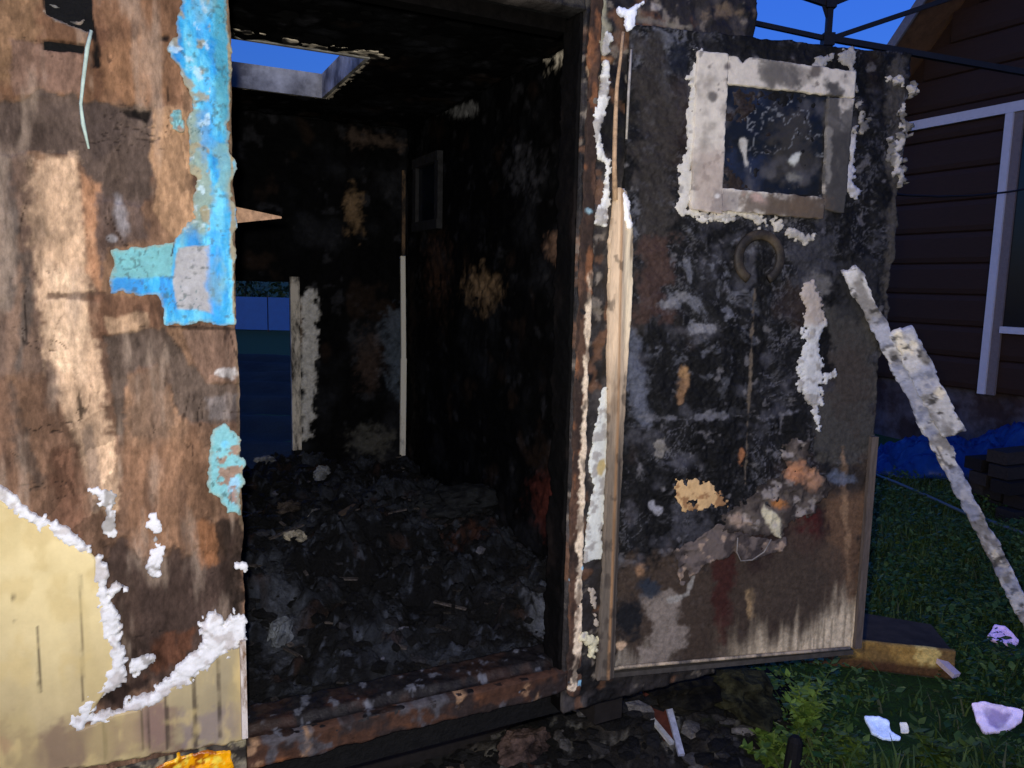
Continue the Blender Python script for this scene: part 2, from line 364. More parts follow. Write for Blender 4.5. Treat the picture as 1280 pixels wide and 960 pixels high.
# --- ceiling lining and the inner faces of the walls: soot with worn patches
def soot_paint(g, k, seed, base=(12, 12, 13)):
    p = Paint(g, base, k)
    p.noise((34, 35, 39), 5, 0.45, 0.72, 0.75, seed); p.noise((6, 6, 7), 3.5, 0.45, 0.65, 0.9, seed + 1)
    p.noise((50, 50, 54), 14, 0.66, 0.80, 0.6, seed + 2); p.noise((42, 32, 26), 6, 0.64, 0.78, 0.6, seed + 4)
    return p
IB = Plane(cp(0, DEP - 0.085, 0), u, -w)              # inner face of the far wall
IR = Plane(cp(W1 - 0.065, 0, 0), w, -u)              # inner face of the right-hand wall
OA0, OA1 = IB.hit(225, 450)[0], IB.hit(366, 450)[0]; OZ1 = IB.hit(340, 352)[1]; OZ0 = FLOOR + 0.03
m1 = MB(); b0, b1 = DEP - 0.078, DEP - 0.003
cbox(m1, W0 + 0.062, OA0, b0, b1, FLOOR, CEIL - 0.003); cbox(m1, OA1, W1 - 0.062, b0, b1, FLOOR, CEIL - 0.003); cbox(m1, OA0, OA1, b0, b1, OZ1, CEIL - 0.003)
backw = m1.build('rear_wall', m_soot, cab)
def f_back(g):
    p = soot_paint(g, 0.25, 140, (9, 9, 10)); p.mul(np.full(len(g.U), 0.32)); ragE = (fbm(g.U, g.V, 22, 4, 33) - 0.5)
    p.ell(442, 265, 9, 26, (84, 68, 50), 6, 10, 0.6); p.ell(372, 410, 7, 30, (70, 60, 50), 3, 6, 0.8)
    p.line([(388, 370), (386, 480), (382, 545)], [8, 9, 6], (120, 118, 115), 3, 8, 0.85, 0.012)
    p.poly([(478, 400), (508, 380), (508, 500), (482, 470)], (48, 54, 62), 10, 18, 0.6); p.ell(460, 450, 14, 30, (44, 35, 31), 8, 12, 0.5)
    p.line([(440, 172), (505, 182)], [8, 6], (46, 38, 33), 6, 10, 0.7, 0.01); p.ell(465, 550, 26, 18, (46, 45, 42), 8, 14, 0.7, 0.02)
    inside = np.minimum.reduce([g.U - OA0, OA1 - g.U, OZ1 - g.V])
    mk = -inside + ragE * 0.02
    return mk, 0.004 + p.h + (fbm(g.U, g.V, 30, 4, 8) - 0.5) * 0.03, p.c
sheet('charred_lining', IB, W0 + 0.07, W1 - 0.07, FLOOR, CEIL - 0.01, 0.011, f_back, m_in, backw, 0.02)
def f_right(g):
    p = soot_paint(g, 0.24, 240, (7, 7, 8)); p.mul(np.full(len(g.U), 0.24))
    p.ell(604, 362, 16, 20, (96, 78, 58), 14, 18, 0.5); p.ell(548, 340, 12, 36, (44, 30, 22), 12, 14, 0.5); p.ell(706, 52, 20, 26, (150, 142, 128), 6, 26, .8)
    p.ell(655, 215, 16, 22, (40, 40, 44), 12, 24, 0.5); p.ell(700, 625, 30, 36, (48, 22, 18), 14, 20, 0.6); p.ell(580, 137, 18, 8, (70, 70, 70), 4, 8, .8)
    p.ell(700, 310, 16, 14, (70, 54, 44), 5, 10, 0.7)
    return None, 0.003 + (fbm(g.U, g.V, 26, 4, 18) - 0.5) * 0.03, p.c
sheet('charred_lining', IR, 0.10, DEP - 0.09, FLOOR, CEIL - 0.01, 0.012, f_right, m_in, rightw, 0.01)
CPc = Plane(cp(0, 0, CEIL - 0.006), u, (0, 0, -1), w)
def f_ceil(g):
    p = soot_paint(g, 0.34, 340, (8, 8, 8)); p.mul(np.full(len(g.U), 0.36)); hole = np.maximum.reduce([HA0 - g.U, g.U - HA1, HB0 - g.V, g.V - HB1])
    return hole - 0.012, (fbm(g.U, g.V, 18, 4, 28) - 0.5) * 0.04, p.c
sheet('charred_lining', CPc, W0 + 0.07, W1 - 0.07, 0.09, DEP - 0.09, 0.014, f_ceil, m_in, roof, 0.004)
# far window opening's pale edge board, pale corner strip, small window in the right-hand wall
m1 = MB(); a, b = IB.hitp(371, 346, 0.03), IB.hitp(371, 562, 0.03); a[:2] = b[:2]
m1.beam(b, a, 0.05, 0.03, up=-w)
def strip_cols(o, base, dark, k, seed, lo=0.5):
    pass
def streak_mat(name, c1, c2, sc_=18, r=0.8, lo=.42, hi=.58):
    m, N, L, B = nodes_mat(name); n = noise_node(N, L, sc_, 7, 0.7, (1, 1, 0.35)); rp = N.new('ShaderNodeValToRGB')
    rp.color_ramp.elements[0].position = lo; rp.color_ramp.elements[1].position = hi
    rp.color_ramp.elements[0].color = (*lin(c1), 1); rp.color_ramp.elements[1].color = (*lin(c2), 1)
    L.new(n.outputs['Fac'], rp.inputs[0]); L.new(rp.outputs[0], B.inputs['Base Color']); B.inputs['Roughness'].default_value = r
    nb = noise_node(N, L, 90, 6, 0.7, (1, 1, 0.4)); bm_ = N.new('ShaderNodeBump'); bm_.inputs['Strength'].default_value = 0.5; bm_.inputs['Distance'].default_value = 0.004
    L.new(nb.outputs['Fac'], bm_.inputs['Height']); L.new(bm_.outputs[0], B.inputs['Normal']); return m
m_palestrip = streak_mat('sooty_pale_strip', (60, 55, 50), (225, 215, 200), 14)
m1.build('opening_trim', m_palestrip, backw)
m1 = MB(); top, bot = IB.hitp(503, 320, 0.035), IB.hitp(503, 572, 0.035); top[:2] = bot[:2]
mid = (top + bot) / 2; m1.beam(bot, mid + u * 0.004, 0.034, 0.016, up=-w); m1.beam(mid + u * 0.004, top - u * 0.004, 0.028, 0.014, up=-w)
m1.build('corner_strip', streak_mat('white_corner_strip', (110, 105, 100), (245, 240, 228), 9, lo=.3, hi=.45), backw)
m1 = MB(); top2 = IB.hitp(505, 235, 0.035); top2[:2] = bot[:2]; m1.beam(top + np.array([0, 0, .004]), top2 + np.array([0, 0, .1]), 0.02, 0.01, up=-w)
m1.build('corner_strip', streak_mat('brown_corner_strip', (40, 34, 30), (120, 95, 70), 20), backw)
m1 = MB()
wu0, wu1 = IR.hit(556, 240)[0], IR.hit(524, 240)[0]; wv0, wv1 = IR.hit(540, 288)[1], IR.hit(540, 195)[1]
def ibox(mb, pl, ua, ub, va, vb, h0, h1, c=None):
    return mb.hexa([pl.pt(ua, va, h0), pl.pt(ub, va, h0), pl.pt(ub, va, h1), pl.pt(ua, va, h1), pl.pt(ua, vb, h0), pl.pt(ub, vb, h0), pl.pt(ub, vb, h1), pl.pt(ua, vb, h1)], c)
fw = 0.05
ibox(m1, IR, wu0, wu1, wv0, wv0 + fw, 0.012, 0.045); ibox(m1, IR, wu0, wu1, wv1 - fw, wv1, 0.012, 0.045)
ibox(m1, IR, wu0, wu0 + fw, wv0 + fw, wv1 - fw, 0.012, 0.04); ibox(m1, IR, wu1 - fw, wu1, wv0 + fw, wv1 - fw, 0.012, 0.04)
win = m1.build('window_frame', mat('charred_frame', (40, 40, 43), 0.7, 0.5, 30, 0.6, 60), rightw)
m_glass = mat('sooty_glass', (16, 22, 32), 0.12, 0.5, 14, 0.15, 60, 0.002, spec=0.6)
m1 = MB(); ibox(m1, IR, wu0 + fw + 0.001, wu1 - fw - 0.001, wv0 + fw + .001, wv1 - fw - .001, 0.014, 0.02); m1.build('pane', m_glass, win)

# --- outer face left of the doorway: torn, water-stained plywood
def f_ply(g):
    p = Paint(g, (116, 84, 60), 1.0)
    wp = (fbm(g.U, g.V, 5, 3, 39) - 0.5) * 0.06 + (fbm(g.U, g.V, 16, 3, 38) - 0.5) * 0.02
    fib = 0.5 * fbm(g.U + wp, g.V, 30, 6, 41, 1.0, 0.2, 0.62) + 0.5 * fbm(g.U + wp, g.V, 24, 6, 37, 1, .34, 0.66); fib2 = fbm(g.U + wp, g.V, 140, 3, 42, 1.0, 0.16)
    p.noise((92, 68, 52), 12, 0.45, 0.68, 0.6, 50, 1, 0.22); p.noise((168, 124, 84), 14, 0.52, 0.72, 0.6, 52, 1.3, 0.2)
    p.n1 = 0.6 * (fbm(g.U + wp, g.V, 46, 5, 5, 1, 0.22) - 0.5) + 0.4 * p.n1
    # upper, warm brown, old veneer
    p.poly([(-60, -40), (232, -40), (232, 130), (100, 128), (-60, 118)], (122, 82, 50), 6, 16, 0.75, 0.001)
    p.poly([(-60, -40), (45, -40), (50, 60), (20, 100), (-60, 110)], (150, 112, 72), 6, 16, 0.7)
    p.poly([(15, 50), (102, 62), (105, 118), (60, 122), (18, 118)], (134, 100, 80), 3, 8, 0.85, 0.002)
    p.poly([(120, 10), (140, 60), (135, 110), (122, 120), (112, 70)], (98, 62, 40), 5, 10, 0.7)
    p.poly([(125, 60), (200, 40), (210, 115), (160, 130), (128, 110)], (150, 104, 62), 6, 14, 0.6)
    p.ell(206, 48, 6, 5, (35, 26, 22), 2, 3, 1, -0.003)
    # grey-brown torn band
    p.poly([(-60, 124), (30, 128), (48, 112), (95, 120), (104, 130), (190, 136), (196, 170), (186, 250), (178, 262), (120, 250), (96, 195), (48, 190), (-60, 200)], (88, 72, 62), 2, 8, 0.95, -0.003)
    p.poly([(150, 138), (190, 138), (184, 150), (160, 146)], (24, 20, 18), 2, 5, 0.9, -0.003); p.ell(196, 150, 5, 3, (26, 20, 18), 1, 3, 1)
    p.poly([(104, 130), (150, 132), (150, 180), (118, 200), (104, 175)], (76, 62, 56), 3, 8, 0.7)
    # tan veneer beside the paint
    p.poly([(192, 132), (236, 140), (246, 285), (222, 302), (190, 260), (200, 235), (188, 200)], (168, 126, 84), 2, 6, 0.95, 0.001)
    # pale bare wood running down
    p.poly([(-20, 190), (48, 190), (62, 300), (52, 380), (80, 480), (-40, 470)], (120, 96, 80), 6, 14, 0.7)
    p.poly([(38, 196), (96, 196), (104, 240), (112, 300), (112, 362), (125, 470), (146, 560), (152, 640), (118, 640), (96, 560), (60, 470), (44, 360), (36, 280)], (206, 166, 124), 6, 16, 0.92)
    p.poly([(54, 330), (100, 345), (104, 470), (62, 460)], (222, 184, 142), 8, 14, 0.6)
    p.line([(0, 200), (14, 290), (8, 380)], [10, 9, 10], (92, 82, 74), 5, 10, 0.85); p.line([(36, 318), (34, 400), (22, 460)], [5, 8, 5], (88, 78, 70), 4, 10, 0.8)
    p.poly([(100, 215), (126, 230), (130, 320), (126, 362), (108, 340)], (190, 130, 80), 4, 8, 0.7); p.poly([(120, 240), (178, 250), (186, 300), (134, 312), (126, 350), (122, 300)], (96, 78, 70), 3, 8, 0.85)
    p.ell(152, 270, 9, 26, (150, 146, 150), 4, 6, 0.7, rot=-12); p.ell(140, 298, 6, 5, (190, 190, 196), 2, 3, 0.8)
    p.poly([(58, 365), (132, 366), (134, 374), (60, 374)], (84, 58, 42), 2, 6, 0.8, -0.002)
    p.poly([(112, 372), (198, 366), (210, 400), (196, 420), (140, 430), (116, 420)], (118, 80, 54), 3, 8, 0.85)
    p.poly([(132, 398), (182, 392), (184, 418), (136, 418)], (200, 160, 116), 3, 8, 0.7)
    p.poly([(130, 420), (206, 408), (236, 452), (262, 480), (300, 480), (300, 526), (264, 530), (222, 520), (198, 450), (160, 470), (150, 560), (138, 470)], (92, 76, 64), 3, 8, 0.95, -0.003)
    p.poly([(160, 470), (205, 452), (222, 530), (205, 560), (162, 545)], (112, 88, 68), 6, 12, 0.7)
    p.poly([(226, 414), (300, 406), (300, 478), (258, 478)], (132, 100, 78), 2, 6, 0.9, 0.0005); p.line([(212, 408), (300, 412)], [2, 2], (66, 48, 34), 1, 3, 0.9)
    p.ell(285, 466, 14, 7, (214, 210, 206), 2, 9, 0.8); p.poly([(258, 500), (302, 488), (302, 524), (262, 524)], (112, 102, 98), 3, 6, 0.9)
    # lower wood, streaked
    p.poly([(-60, 470), (60, 470), (110, 600), (116, 700), (20, 640), (-60, 600)], (136, 98, 70), 8, 20, 0.75)
    p.line([(14, 480), (30, 560), (48, 600)], [6, 12, 8], (84, 70, 60), 6, 14, 0.7); p.line([(110, 540), (122, 630)], [8, 9], (96, 82, 74), 4, 8, 0.6)
    p.poly([(150, 560), (260, 540), (264, 640), (250, 700), (160, 690)], (142, 100, 66), 10, 20, 0.7); p.poly([(60, 560), (98, 560), (104, 690), (70, 650)], (112, 72, 48), 8, 16, 0.7)
    p.poly([(120, 700), (150, 660), (180, 700), (240, 690), (304, 690), (304, 800), (250, 830), (130, 890), (120, 860), (150, 820), (132, 740)], (68, 52, 44), 8, 20, 0.95, -0.004)
    p.poly([(238, 655), (272, 650), (282, 700), (250, 712)], (150, 92, 40), 4, 8, 0.7); p.poly([(262, 648), (306, 648), (306, 780), (285, 760), (272, 680)], (52, 40, 32), 4, 10, 0.9)
    p.poly([(192, 800), (240, 790), (230, 830), (180, 850)], (98, 56, 30), 5, 12, 0.8); p.poly([(118, 860), (160, 850), (190, 850), (150, 885)], (34, 24, 20), 4, 8, 0.9)
    # hollow torn open at the top
    p.poly([(50, -30), (112, -30), (118, 40), (96, 34), (72, 26), (58, 16)], (46, 44, 44), 2, 5, 1, -0.012)
    p.line([(60, 4), (84, 12), (104, 6)], 2, (120, 118, 112), 2, 5, 0.9, 0.006); p.line([(70, 24), (100, 28), (112, 18)], 2, (96, 94, 90), 2, 5, 0.9, 0.006)
    p.line([(106, 0), (118, 40), (122, 80)], [4, 4, 3], (28, 24, 22), 2, 4, 0.95, -0.004)
    p.poly([(53, 50), (106, 56), (104, 67), (55, 62)], (42, 30, 28), 1.5, 3, 1, -0.006)
    # right-hand raw edge
    p.line([(286, 0), (291, 200), (296, 400), (303, 660)], 3, (120, 98, 70), 1.5, 5, 0.7)
    
    lay = np.floor(fbm(g.U + wp, g.V, 9, 5, 96, 1.0, 0.42, 0.6) * 9) ; lr = np.random.default_rng(4).random(12)[lay.astype(int) % 12]
    lay2 = np.floor(fbm(g.U + wp, g.V, 22, 4, 97, 1.0, 0.35, 0.6) * 7); lr2 = np.random.default_rng(8).random(12)[lay2.astype(int) % 12]
    p.mul((0.72 + 0.5 * lr) * (0.84 + 0.32 * lr2)); p.h += np.clip((lay - 4.5) * 0.0005 + (lay2 - 3.5) * 0.0003, -0.003, 0.0012)
    ck = np.abs(fbm(g.U + wp, g.V, 17, 4, 98, 1.0, 0.16) - 0.5); p.put(sstep(0.008, 0.002, ck) * sstep(0.42, 0.6, fbm(g.U, g.V, 8, 3, 99)), (40, 30, 26), 0.85, -0.002)
    ck = np.abs(fbm(g.U, g.V, 12, 4, 89, 0.5, 1.4) - 0.5); p.put(sstep(0.006, 0.002, ck) * sstep(0.55, 0.66, fbm(g.U, g.V, 6, 3, 88)), (44, 34, 30), 0.8, -0.002)
    p.mul(0.62 + 0.76 * fbm(g.U + wp, g.V, 70, 4, 86, 1, .55, .7)); p.mul(0.38 + 0.95 * fib + 0.26 * fib2); gr = p.c.mean(1, keepdims=True); p.c = p.c * 0.76 + gr * np.array([1.03, 1.0, 0.97]) * 0.24; 
    p.mul(1 - 0.28 * sstep(0.60, 0.78, fbm(g.U, g.V, 11, 5, 91, 1, 0.5))); p.noise((166, 146, 128), 26, 0.60, 0.76, 0.5, 93, 1, 0.2); p.noise((60, 46, 40), 30, 0.62, 0.76, 0.5, 95, 1, 0.25)
    p.poly([(53, 50), (106, 56), (104, 67), (55, 62)], (30, 22, 20), 1.5, 3, 0.95, -0.004); p.line([(106, 0), (118, 40), (122, 80)], [4, 4, 2], (24, 20, 19), 2, 4, 0.9); p.line([(56, 14), (72, 26), (96, 34), (114, 40)], 1.5, (170, 156, 140), 1, 3, .8); p.line([(118, 40), (126, 70)], [3, 2], (24, 20, 18), 1.5, 3, .8); p.poly([(165, 140), (188, 139), (184, 154), (172, 150)], (20, 17, 16), 2, 5, .9)
    h = np.minimum(p.h * 1.4 + (fib - 0.5) * 0.005 + (fib2 - 0.5) * 0.003 + (fbm(g.U, g.V, 14, 3, 47) - 0.5) * 0.004 + 0.003, 0.0065)
    edge = (UL + 0.0) - g.U + (fbm(g.U * 0, g.V, 16, 4, 4) - 0.5) * 0.012
    return edge - 0.002, h, p.c
ply = sheet('plywood', F, W0, UL + 0.01, VB - 0.005, ROOF - 0.004, 0.0030, f_ply, m_ply, front, 0.03)
def blue_layer(polys, kind):
    def fn(g):
        rag = (fbm(g.U, g.V, 26, 4, 61) - 0.5) * 20 + (fbm(g.U, g.V, 150, 3, 62) - 0.5) * 4
        mk = np.maximum.reduce([psd(g.X, g.Y, q) for q in polys]) + rag
        p = Paint(g, (44, 160, 214), 1.0); vn = fbm(g.U, g.V, 40, 5, 68, 1, 0.28, .62); p.put(sstep(.5, .66, vn), (108, 202, 228), .8); p.put(sstep(.5, .36, vn), (24, 124, 196), .8)
        if kind == 'top':
            p.poly([(262, -40), (300, -40), (296, 170), (280, 190), (270, 100)], (62, 142, 158), 5, 10, 0.8)
            p.poly([(232, 130), (256, 140), (262, 200), (268, 240), (255, 290), (232, 280)], (132, 152, 138), 4, 12, 0.95, -0.001); p.poly([(262, 185), (296, 180), (296, 240), (270, 235)], (112, 160, 160), 4, 12, 0.8)
            p.poly([(130, 300), (218, 300), (214, 346), (134, 350)], (104, 166, 168), 2, 4, 0.95); p.poly([(222, 310), (262, 306), (266, 392), (222, 385), (216, 350)], (158, 158, 160), 1.5, 3, 1.0, -0.0015)
            p.ell(268, 340, 9, 60, (26, 150, 226), 5, 8, 0.8); p.ell(250, 20, 14, 30, (90, 190, 238), 6, 12, 0.6); p.ell(257, 160, 8, 40, (30, 150, 226), 5, 10, .6)
            band = ((g.X > 205) & (g.X < 262) & (g.Y < 290)) * 1.0
            p.noise((150, 140, 110), 40, 0.54, 0.64, 0.85, 70, where=band, dh=-0.0015); p.noise((196, 224, 236), 60, 0.62, 0.72, 0.6, 72, where=band)
            p.line([(286, 0), (289, 200), (293, 405)], 2.2, (150, 130, 90), 1, 4, 0.9)
            p.line([(184, 300), (181, 316)], 1.0, (30, 40, 40), 0.5, 2, 1); p.line([(218, 302), (214, 320)], 1.0, (30, 40, 40), 0.5, 2, 1)
        else:
            p.put(np.ones(len(g.U)), (132, 190, 184), 0.8); p.ell(280, 555, 6, 14, (110, 200, 240), 3, 6, 0.8); p.ell(292, 610, 5, 12, (150, 190, 220), 3, 6, 0.7)
            p.noise((150, 96, 58), 50, 0.56, 0.66, 0.8, 80)
        p.noise((52, 66, 62), 90, 0.66, 0.76, 0.55, 75); p.noise((120, 150, 142), 22, 0.60, 0.74, 0.5, 76, 1, .5)
        lump = fbm(g.U, g.V, 60, 4, 63); ridge = np.abs(fbm(g.U, g.V, 45, 3, 64, 1.0, 0.5) - 0.5)
        p.put(sstep(0.022, 0.006, ridge) * sstep(0.45, 0.6, fbm(g.U, g.V, 14, 3, 65)), (58, 96, 100), 0.7, -0.002); p.mul(0.80 + 0.4 * fbm(g.U, g.V, 30, 4, 67, 1, 0.5))
        p.put(sstep(5, 0, mk), (150, 140, 112), 0.55)
        return mk, 0.0095 + p.h + (lump - 0.5) * 0.006, p.c
    return fn
def sheet_px(name, pl, polys, fn, m, parent, step, thick, off=0.0, pad=14):
    P = [q for poly in polys for q in poly]; uv = [pl.hit(x + dx, y + dy) for x, y in P for dx, dy in ((-pad, -pad), (pad, pad), (-pad, pad), (pad, -pad))]
    us, vs_ = [a for a, b in uv], [b for a, b in uv]
    return sheet(name, pl, min(us), max(us), min(vs_), max(vs_), step, fn, m, parent, thick)
bp = [[(228, -30), (285, -30), (288, 140), (291, 230), (295, 405), (205, 406), (197, 372), (138, 367), (134, 308), (218, 305), (240, 272), (240, 200), (234, 110), (208, 62), (224, 46)]]
sheet_px('blue_paint', F, bp, blue_layer(bp, 'top'), m_paint, front, 0.0026, 0.006)
bp = [[(214, 137), (225, 137), (228, 164), (216, 160)]]; sheet_px('blue_paint', F, bp, blue_layer(bp, 'small'), m_paint, front, 0.0026, 0.006)
bp = [[(264, 536), (280, 528), (300, 545), (303, 645), (280, 645), (276, 622), (262, 615), (266, 570)]]; sheet_px('blue_paint', F, bp, blue_layer(bp, 'low'), m_paint, front, 0.0026, 0.006)
# cream cladding that survived at the foot
yp = [[(-80, 600), (0, 622), (60, 652), (118, 690), (124, 740), (140, 800), (150, 832), (118, 882), (98, 906), (134, 894), (200, 868), (250, 826), (304, 800), (304, 921), (50, 961), (-80, 985)]]
def f_clad(g):
    mk = psd(g.X, g.Y, yp[0]) + (fbm(g.U, g.V, 40, 3, 21) - 0.5) * 8
    p = Paint(g, (224, 205, 152), 1.0)
    st = fbm(g.U, g.V, 22, 4, 23, 1, 0.18)
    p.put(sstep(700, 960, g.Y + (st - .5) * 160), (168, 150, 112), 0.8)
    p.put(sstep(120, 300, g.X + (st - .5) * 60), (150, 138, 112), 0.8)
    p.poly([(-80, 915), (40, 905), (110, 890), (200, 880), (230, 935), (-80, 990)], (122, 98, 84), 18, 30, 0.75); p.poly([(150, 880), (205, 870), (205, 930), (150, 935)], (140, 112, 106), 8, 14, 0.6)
    p.ell(5, 928, 16, 8, (130, 70, 72), 4, 8, 0.7); p.poly([(230, 890), (300, 880), (300, 915), (230, 925)], (136, 122, 120), 6, 14, 0.7)
    for x, ya, yb, ww in ((103, 715, 870, 1.6), (50, 780, 860, 1.6), (131, 892, 942, 1.8), (178, 882, 932, 1.5), (185, 876, 930, 1.5), (208, 852, 930, 2.0), (243, 838, 925, 3.2), (273, 815, 915, 1.5)):
        p.line([(x - 2, ya), (x, (ya + yb) / 2), (x + 1, yb)], [ww * 0.6, ww, ww * 1.1], (66, 56, 46), 1.2, 1.5, 0.8)
    p.noise((196, 176, 122), 12, 0.5, 0.7, 0.5, 24, 1, 0.3); p.noise((206, 184, 128), 30, 0.5, 0.7, 0.6, 26, 1, 0.6); p.ell(18, 742, 2, 5, (70, 60, 44), 1, 2, 0.9); p.ell(20, 772, 2, 3, (110, 96, 70), 1, 2, 0.9)
    return mk, 0.016 + (st - 0.5) * 0.004 + (fbm(g.U, g.V, 9, 3, 29) - 0.5) * 0.006, p.c
cl = sheet_px('cream_cladding', F, [[(-80, 600), (304, 600), (304, 921), (-80, 985)]], f_clad, m_clad, front, 0.0042, 0.012)
cl['label'] = 'surviving cream cladding with dark drips'
def foam(name, pl, parent, shapes, thick, k, step=0.004, tint=(226, 226, 226), dirty=(150, 146, 140), dlo=0.6, base=0.0, rag=9.0, seed=100, extra=None, pad=14):
    """lumpy insulation torn along its edge; shapes: polygons or (polyline, widths)"""
    def sdf(X, Y):
        return np.maximum.reduce([lsd(X, Y, s_[0], s_[1]) if isinstance(s_, tuple) else psd(X, Y, s_) for s_ in shapes])
    def fn(g):
        n1 = fbm(g.U, g.V, 26, 5, seed, gain=0.65); n2 = fbm(g.U, g.V, 120, 3, seed + 3)
        sdv = sdf(g.X, g.Y) + (n1 - 0.52) * rag * 3.4 + (n2 - 0.5) * rag * 2.0
        p = Paint(g, tint, k); p.noise(dirty, 40, dlo, dlo + 0.12, 0.9, seed + 5)
        if extra: extra(p)
        h = base + 0.42 * thick * np.sqrt(np.clip(sdv / 8, 0, 1)) * (0.4 + 1.2 * fbm(g.U, g.V, 40, 4, seed + 7))
        return sdv, h, p.c
    pts = []
    for s_ in shapes:
        pts += [(x + dx, y + dy) for (x, y), ww in zip(s_[0], np.broadcast_to(s_[1], (len(s_[0]),))) for dx, dy in ((-ww, -ww), (ww, ww))] if isinstance(s_, tuple) else s_
    return sheet_px(name, pl, [pts], fn, m_foam, parent, step, 0.012, pad=pad)
foam('foam_edge', F, front, [([(-40, 580), (2, 612), (30, 636), (62, 656), (96, 676), (120, 692)], [9, 9, 8, 7, 8, 6]), ([(122, 692), (126, 730), (136, 770), (146, 806), (150, 836)], [7, 7, 9, 9, 10]),
     ([(130, 740), (152, 730)], [5, 4]), [(152, 828), (158, 848), (140, 862), (122, 872), (120, 886), (150, 880), (180, 868), (215, 842), (248, 806), (252, 778), (268, 762), (280, 778), (290, 758), (308, 768), (308, 796), (270, 826), (250, 840), (210, 866), (184, 880), (150, 892), (120, 906), (80, 905), (90, 888), (100, 870), (118, 856), (136, 832)]], 0.018, 1.0, 0.0027, base=0.012, rag=7, dirty=(196, 190, 186), dlo=.58)
foam('foam_scrap', F, front, [([(114, 612), (132, 620), (142, 664)], [4, 7, 6])], 0.010, 1.0, 0.0026, base=0.008, rag=7, seed=120)
foam('foam_scrap', F, front, [([(191, 645), (195, 670), (192, 712)], [5, 6, 8])], 0.010, 1.0, 0.0026, base=0.008, rag=6, seed=125, tint=(228, 228, 230))
foam('foam_scrap', F, front, [([(168, 832), (180, 828), (190, 820)], [6, 8, 5])], 0.014, 1.0, 0.0032, base=0.008, rag=6, seed=130)
foam('foam_scrap', F, front, [([(297, 706), (304, 708)], [5, 5])], 0.010, 1.0, 0.0026, base=0.008, rag=4, seed=133)
# loose strip of paint hanging from the hollow
m1 = MB(); m1.tube([F.hitp(x, y, 0.014) for x, y in ((114, 38), (109, 60), (104, 100), (101, 130), (104, 155), (111, 186))], [0.003, 0.004, 0.0036, 0.003, 0.004, 0.002], 6)
m1.build('paint_strip', mat('grey_green_paint', (176, 196, 186), 0.6, 0.25, 60), front, True)
# pale metal edge at the doorway's left side, base rail, orange side marker
m1 = MB(); a, b = F.hitp(303, 800, 0.02), F.hitp(306, 921, 0.02); b[:2] = a[:2]; m1.beam(b, a, 0.012, 0.016, up=-w)
m1.build('edge_strip', streak_mat('chipped_edge_strip', (120, 92, 66), (215, 205, 196), 30), front)
def f_rail(g):
    p = Paint(g, (70, 64, 56), 1.0); p.noise((128, 120, 104), 30, 0.5, 0.65, 0.9, 150); p.noise((40, 36, 32), 24, 0.5, 0.6, 0.9, 152); p.noise((150, 140, 110), 60, 0.6, 0.7, 0.7, 154)
    return None, 0.012 + (fbm(g.U, g.V, 40, 4, 155) - 0.5) * 0.012, p.c
sheet('base_rail', F, W0, UL - 0.004, VB - 0.10, VB - 0.004, 0.004, f_rail, m_rust, front, 0.03)
mk_p = [[(196, 956), (226, 940), (288, 932), (291, 954), (270, 985), (180, 985)]]
def f_mark(g):
    mkv = psd(g.X, g.Y, mk_p[0]) + (fbm(g.U, g.V, 60, 4, 160) - 0.5) * 10
    p = Paint(g, (255, 176, 10), 0.95); p.noise((150, 70, 8), 50, 0.5, 0.62, 0.9, 161); p.noise((255, 226, 80), 60, 0.6, 0.7, 0.9, 163)
    return mkv, 0.02 + (fbm(g.U, g.V, 50, 4, 164) - 0.5) * 0.012, p.c
mko = sheet_px('side_marker', F, mk_p, f_mark, mat('orange_lens', None, 0.2, 0.15, 60, 0.5, 120, 0.003, spec=0.7), front, 0.0034, 0.02); mko['label'] = 'cracked orange plastic marker lens'
# splinter of broken lining sticking into the doorway
m1 = MB(); tipp = F.hitp(352, 273, -0.05); bs = [F.hitp(293, 258, -0.03), F.hitp(293, 279, -0.03), F.hitp(296, 279, -0.05), F.hitp(296, 262, -0.05)]
m1.add(bs + [tipp, tipp + np.array([0.0, 0.0, 0.004])], [[0, 1, 4, 5], [1, 2, 4], [2, 3, 5, 4], [3, 0, 5], [3, 2, 1, 0]]); m1.build('splinter', mat('splinter_wood', (150, 118, 92), 0.8, 0.4, 80), front)

# --- outer face right of the doorway and the header: charred boards
def f_charwall(g):
    p = Paint(g, (32, 29, 28), 0.62); p.noise((56, 52, 50), 12, 0.5, 0.66, 0.8, 170); p.noise((14, 13, 13), 9, 0.5, 0.6, 0.9, 172); p.noise((104, 96, 86), 30, 0.66, 0.76, 0.8, 174); p.noise((84, 60, 44), 18, 0.62, 0.72, 0.8, 176)
    p.line([(748, 0), (752, 60)], [7, 6], (130, 126, 108), 3, 6, 0.9, 0.006); p.line([(735, 72), (760, 76)], [4, 4], (120, 88, 60), 2, 5, 0.9, 0.006)
    p.line([(738, 80), (740, 110)], [4, 4], (128, 108, 84), 2, 6, 0.9); p.poly([(700, -30), (740, -30), (738, 12), (700, 8)], (60, 56, 48), 4, 8, 0.8)
    p.line([(795, 24), (860, 36)], [3, 2], (104, 98, 88), 2, 4, 0.8); p.ell(905, 14, 24, 10, (96, 82, 66), 5, 14, 0.8); p.ell(818, 10, 8, 4, (140, 134, 126), 2, 5, 0.8)
    return None, p.h + (fbm(g.U, g.V, 26, 5, 178) - 0.5) * 0.022 + 0.008, p.c
def f_charwall_r(g):
    m_, h, c = f_charwall(g)
    edge = W1 - 0.004 - g.U + (fbm(g.U, g.V, 30, 4, 179) - 0.5) * 0.02
    left = g.U - 0.0
    return np.minimum(edge, left + 0.02), h, c
sheet('charred_boarding', F, 0.0, W1, VB - 0.14, ROOF - 0.004, 0.005, f_charwall_r, m_char, front, 0.03)
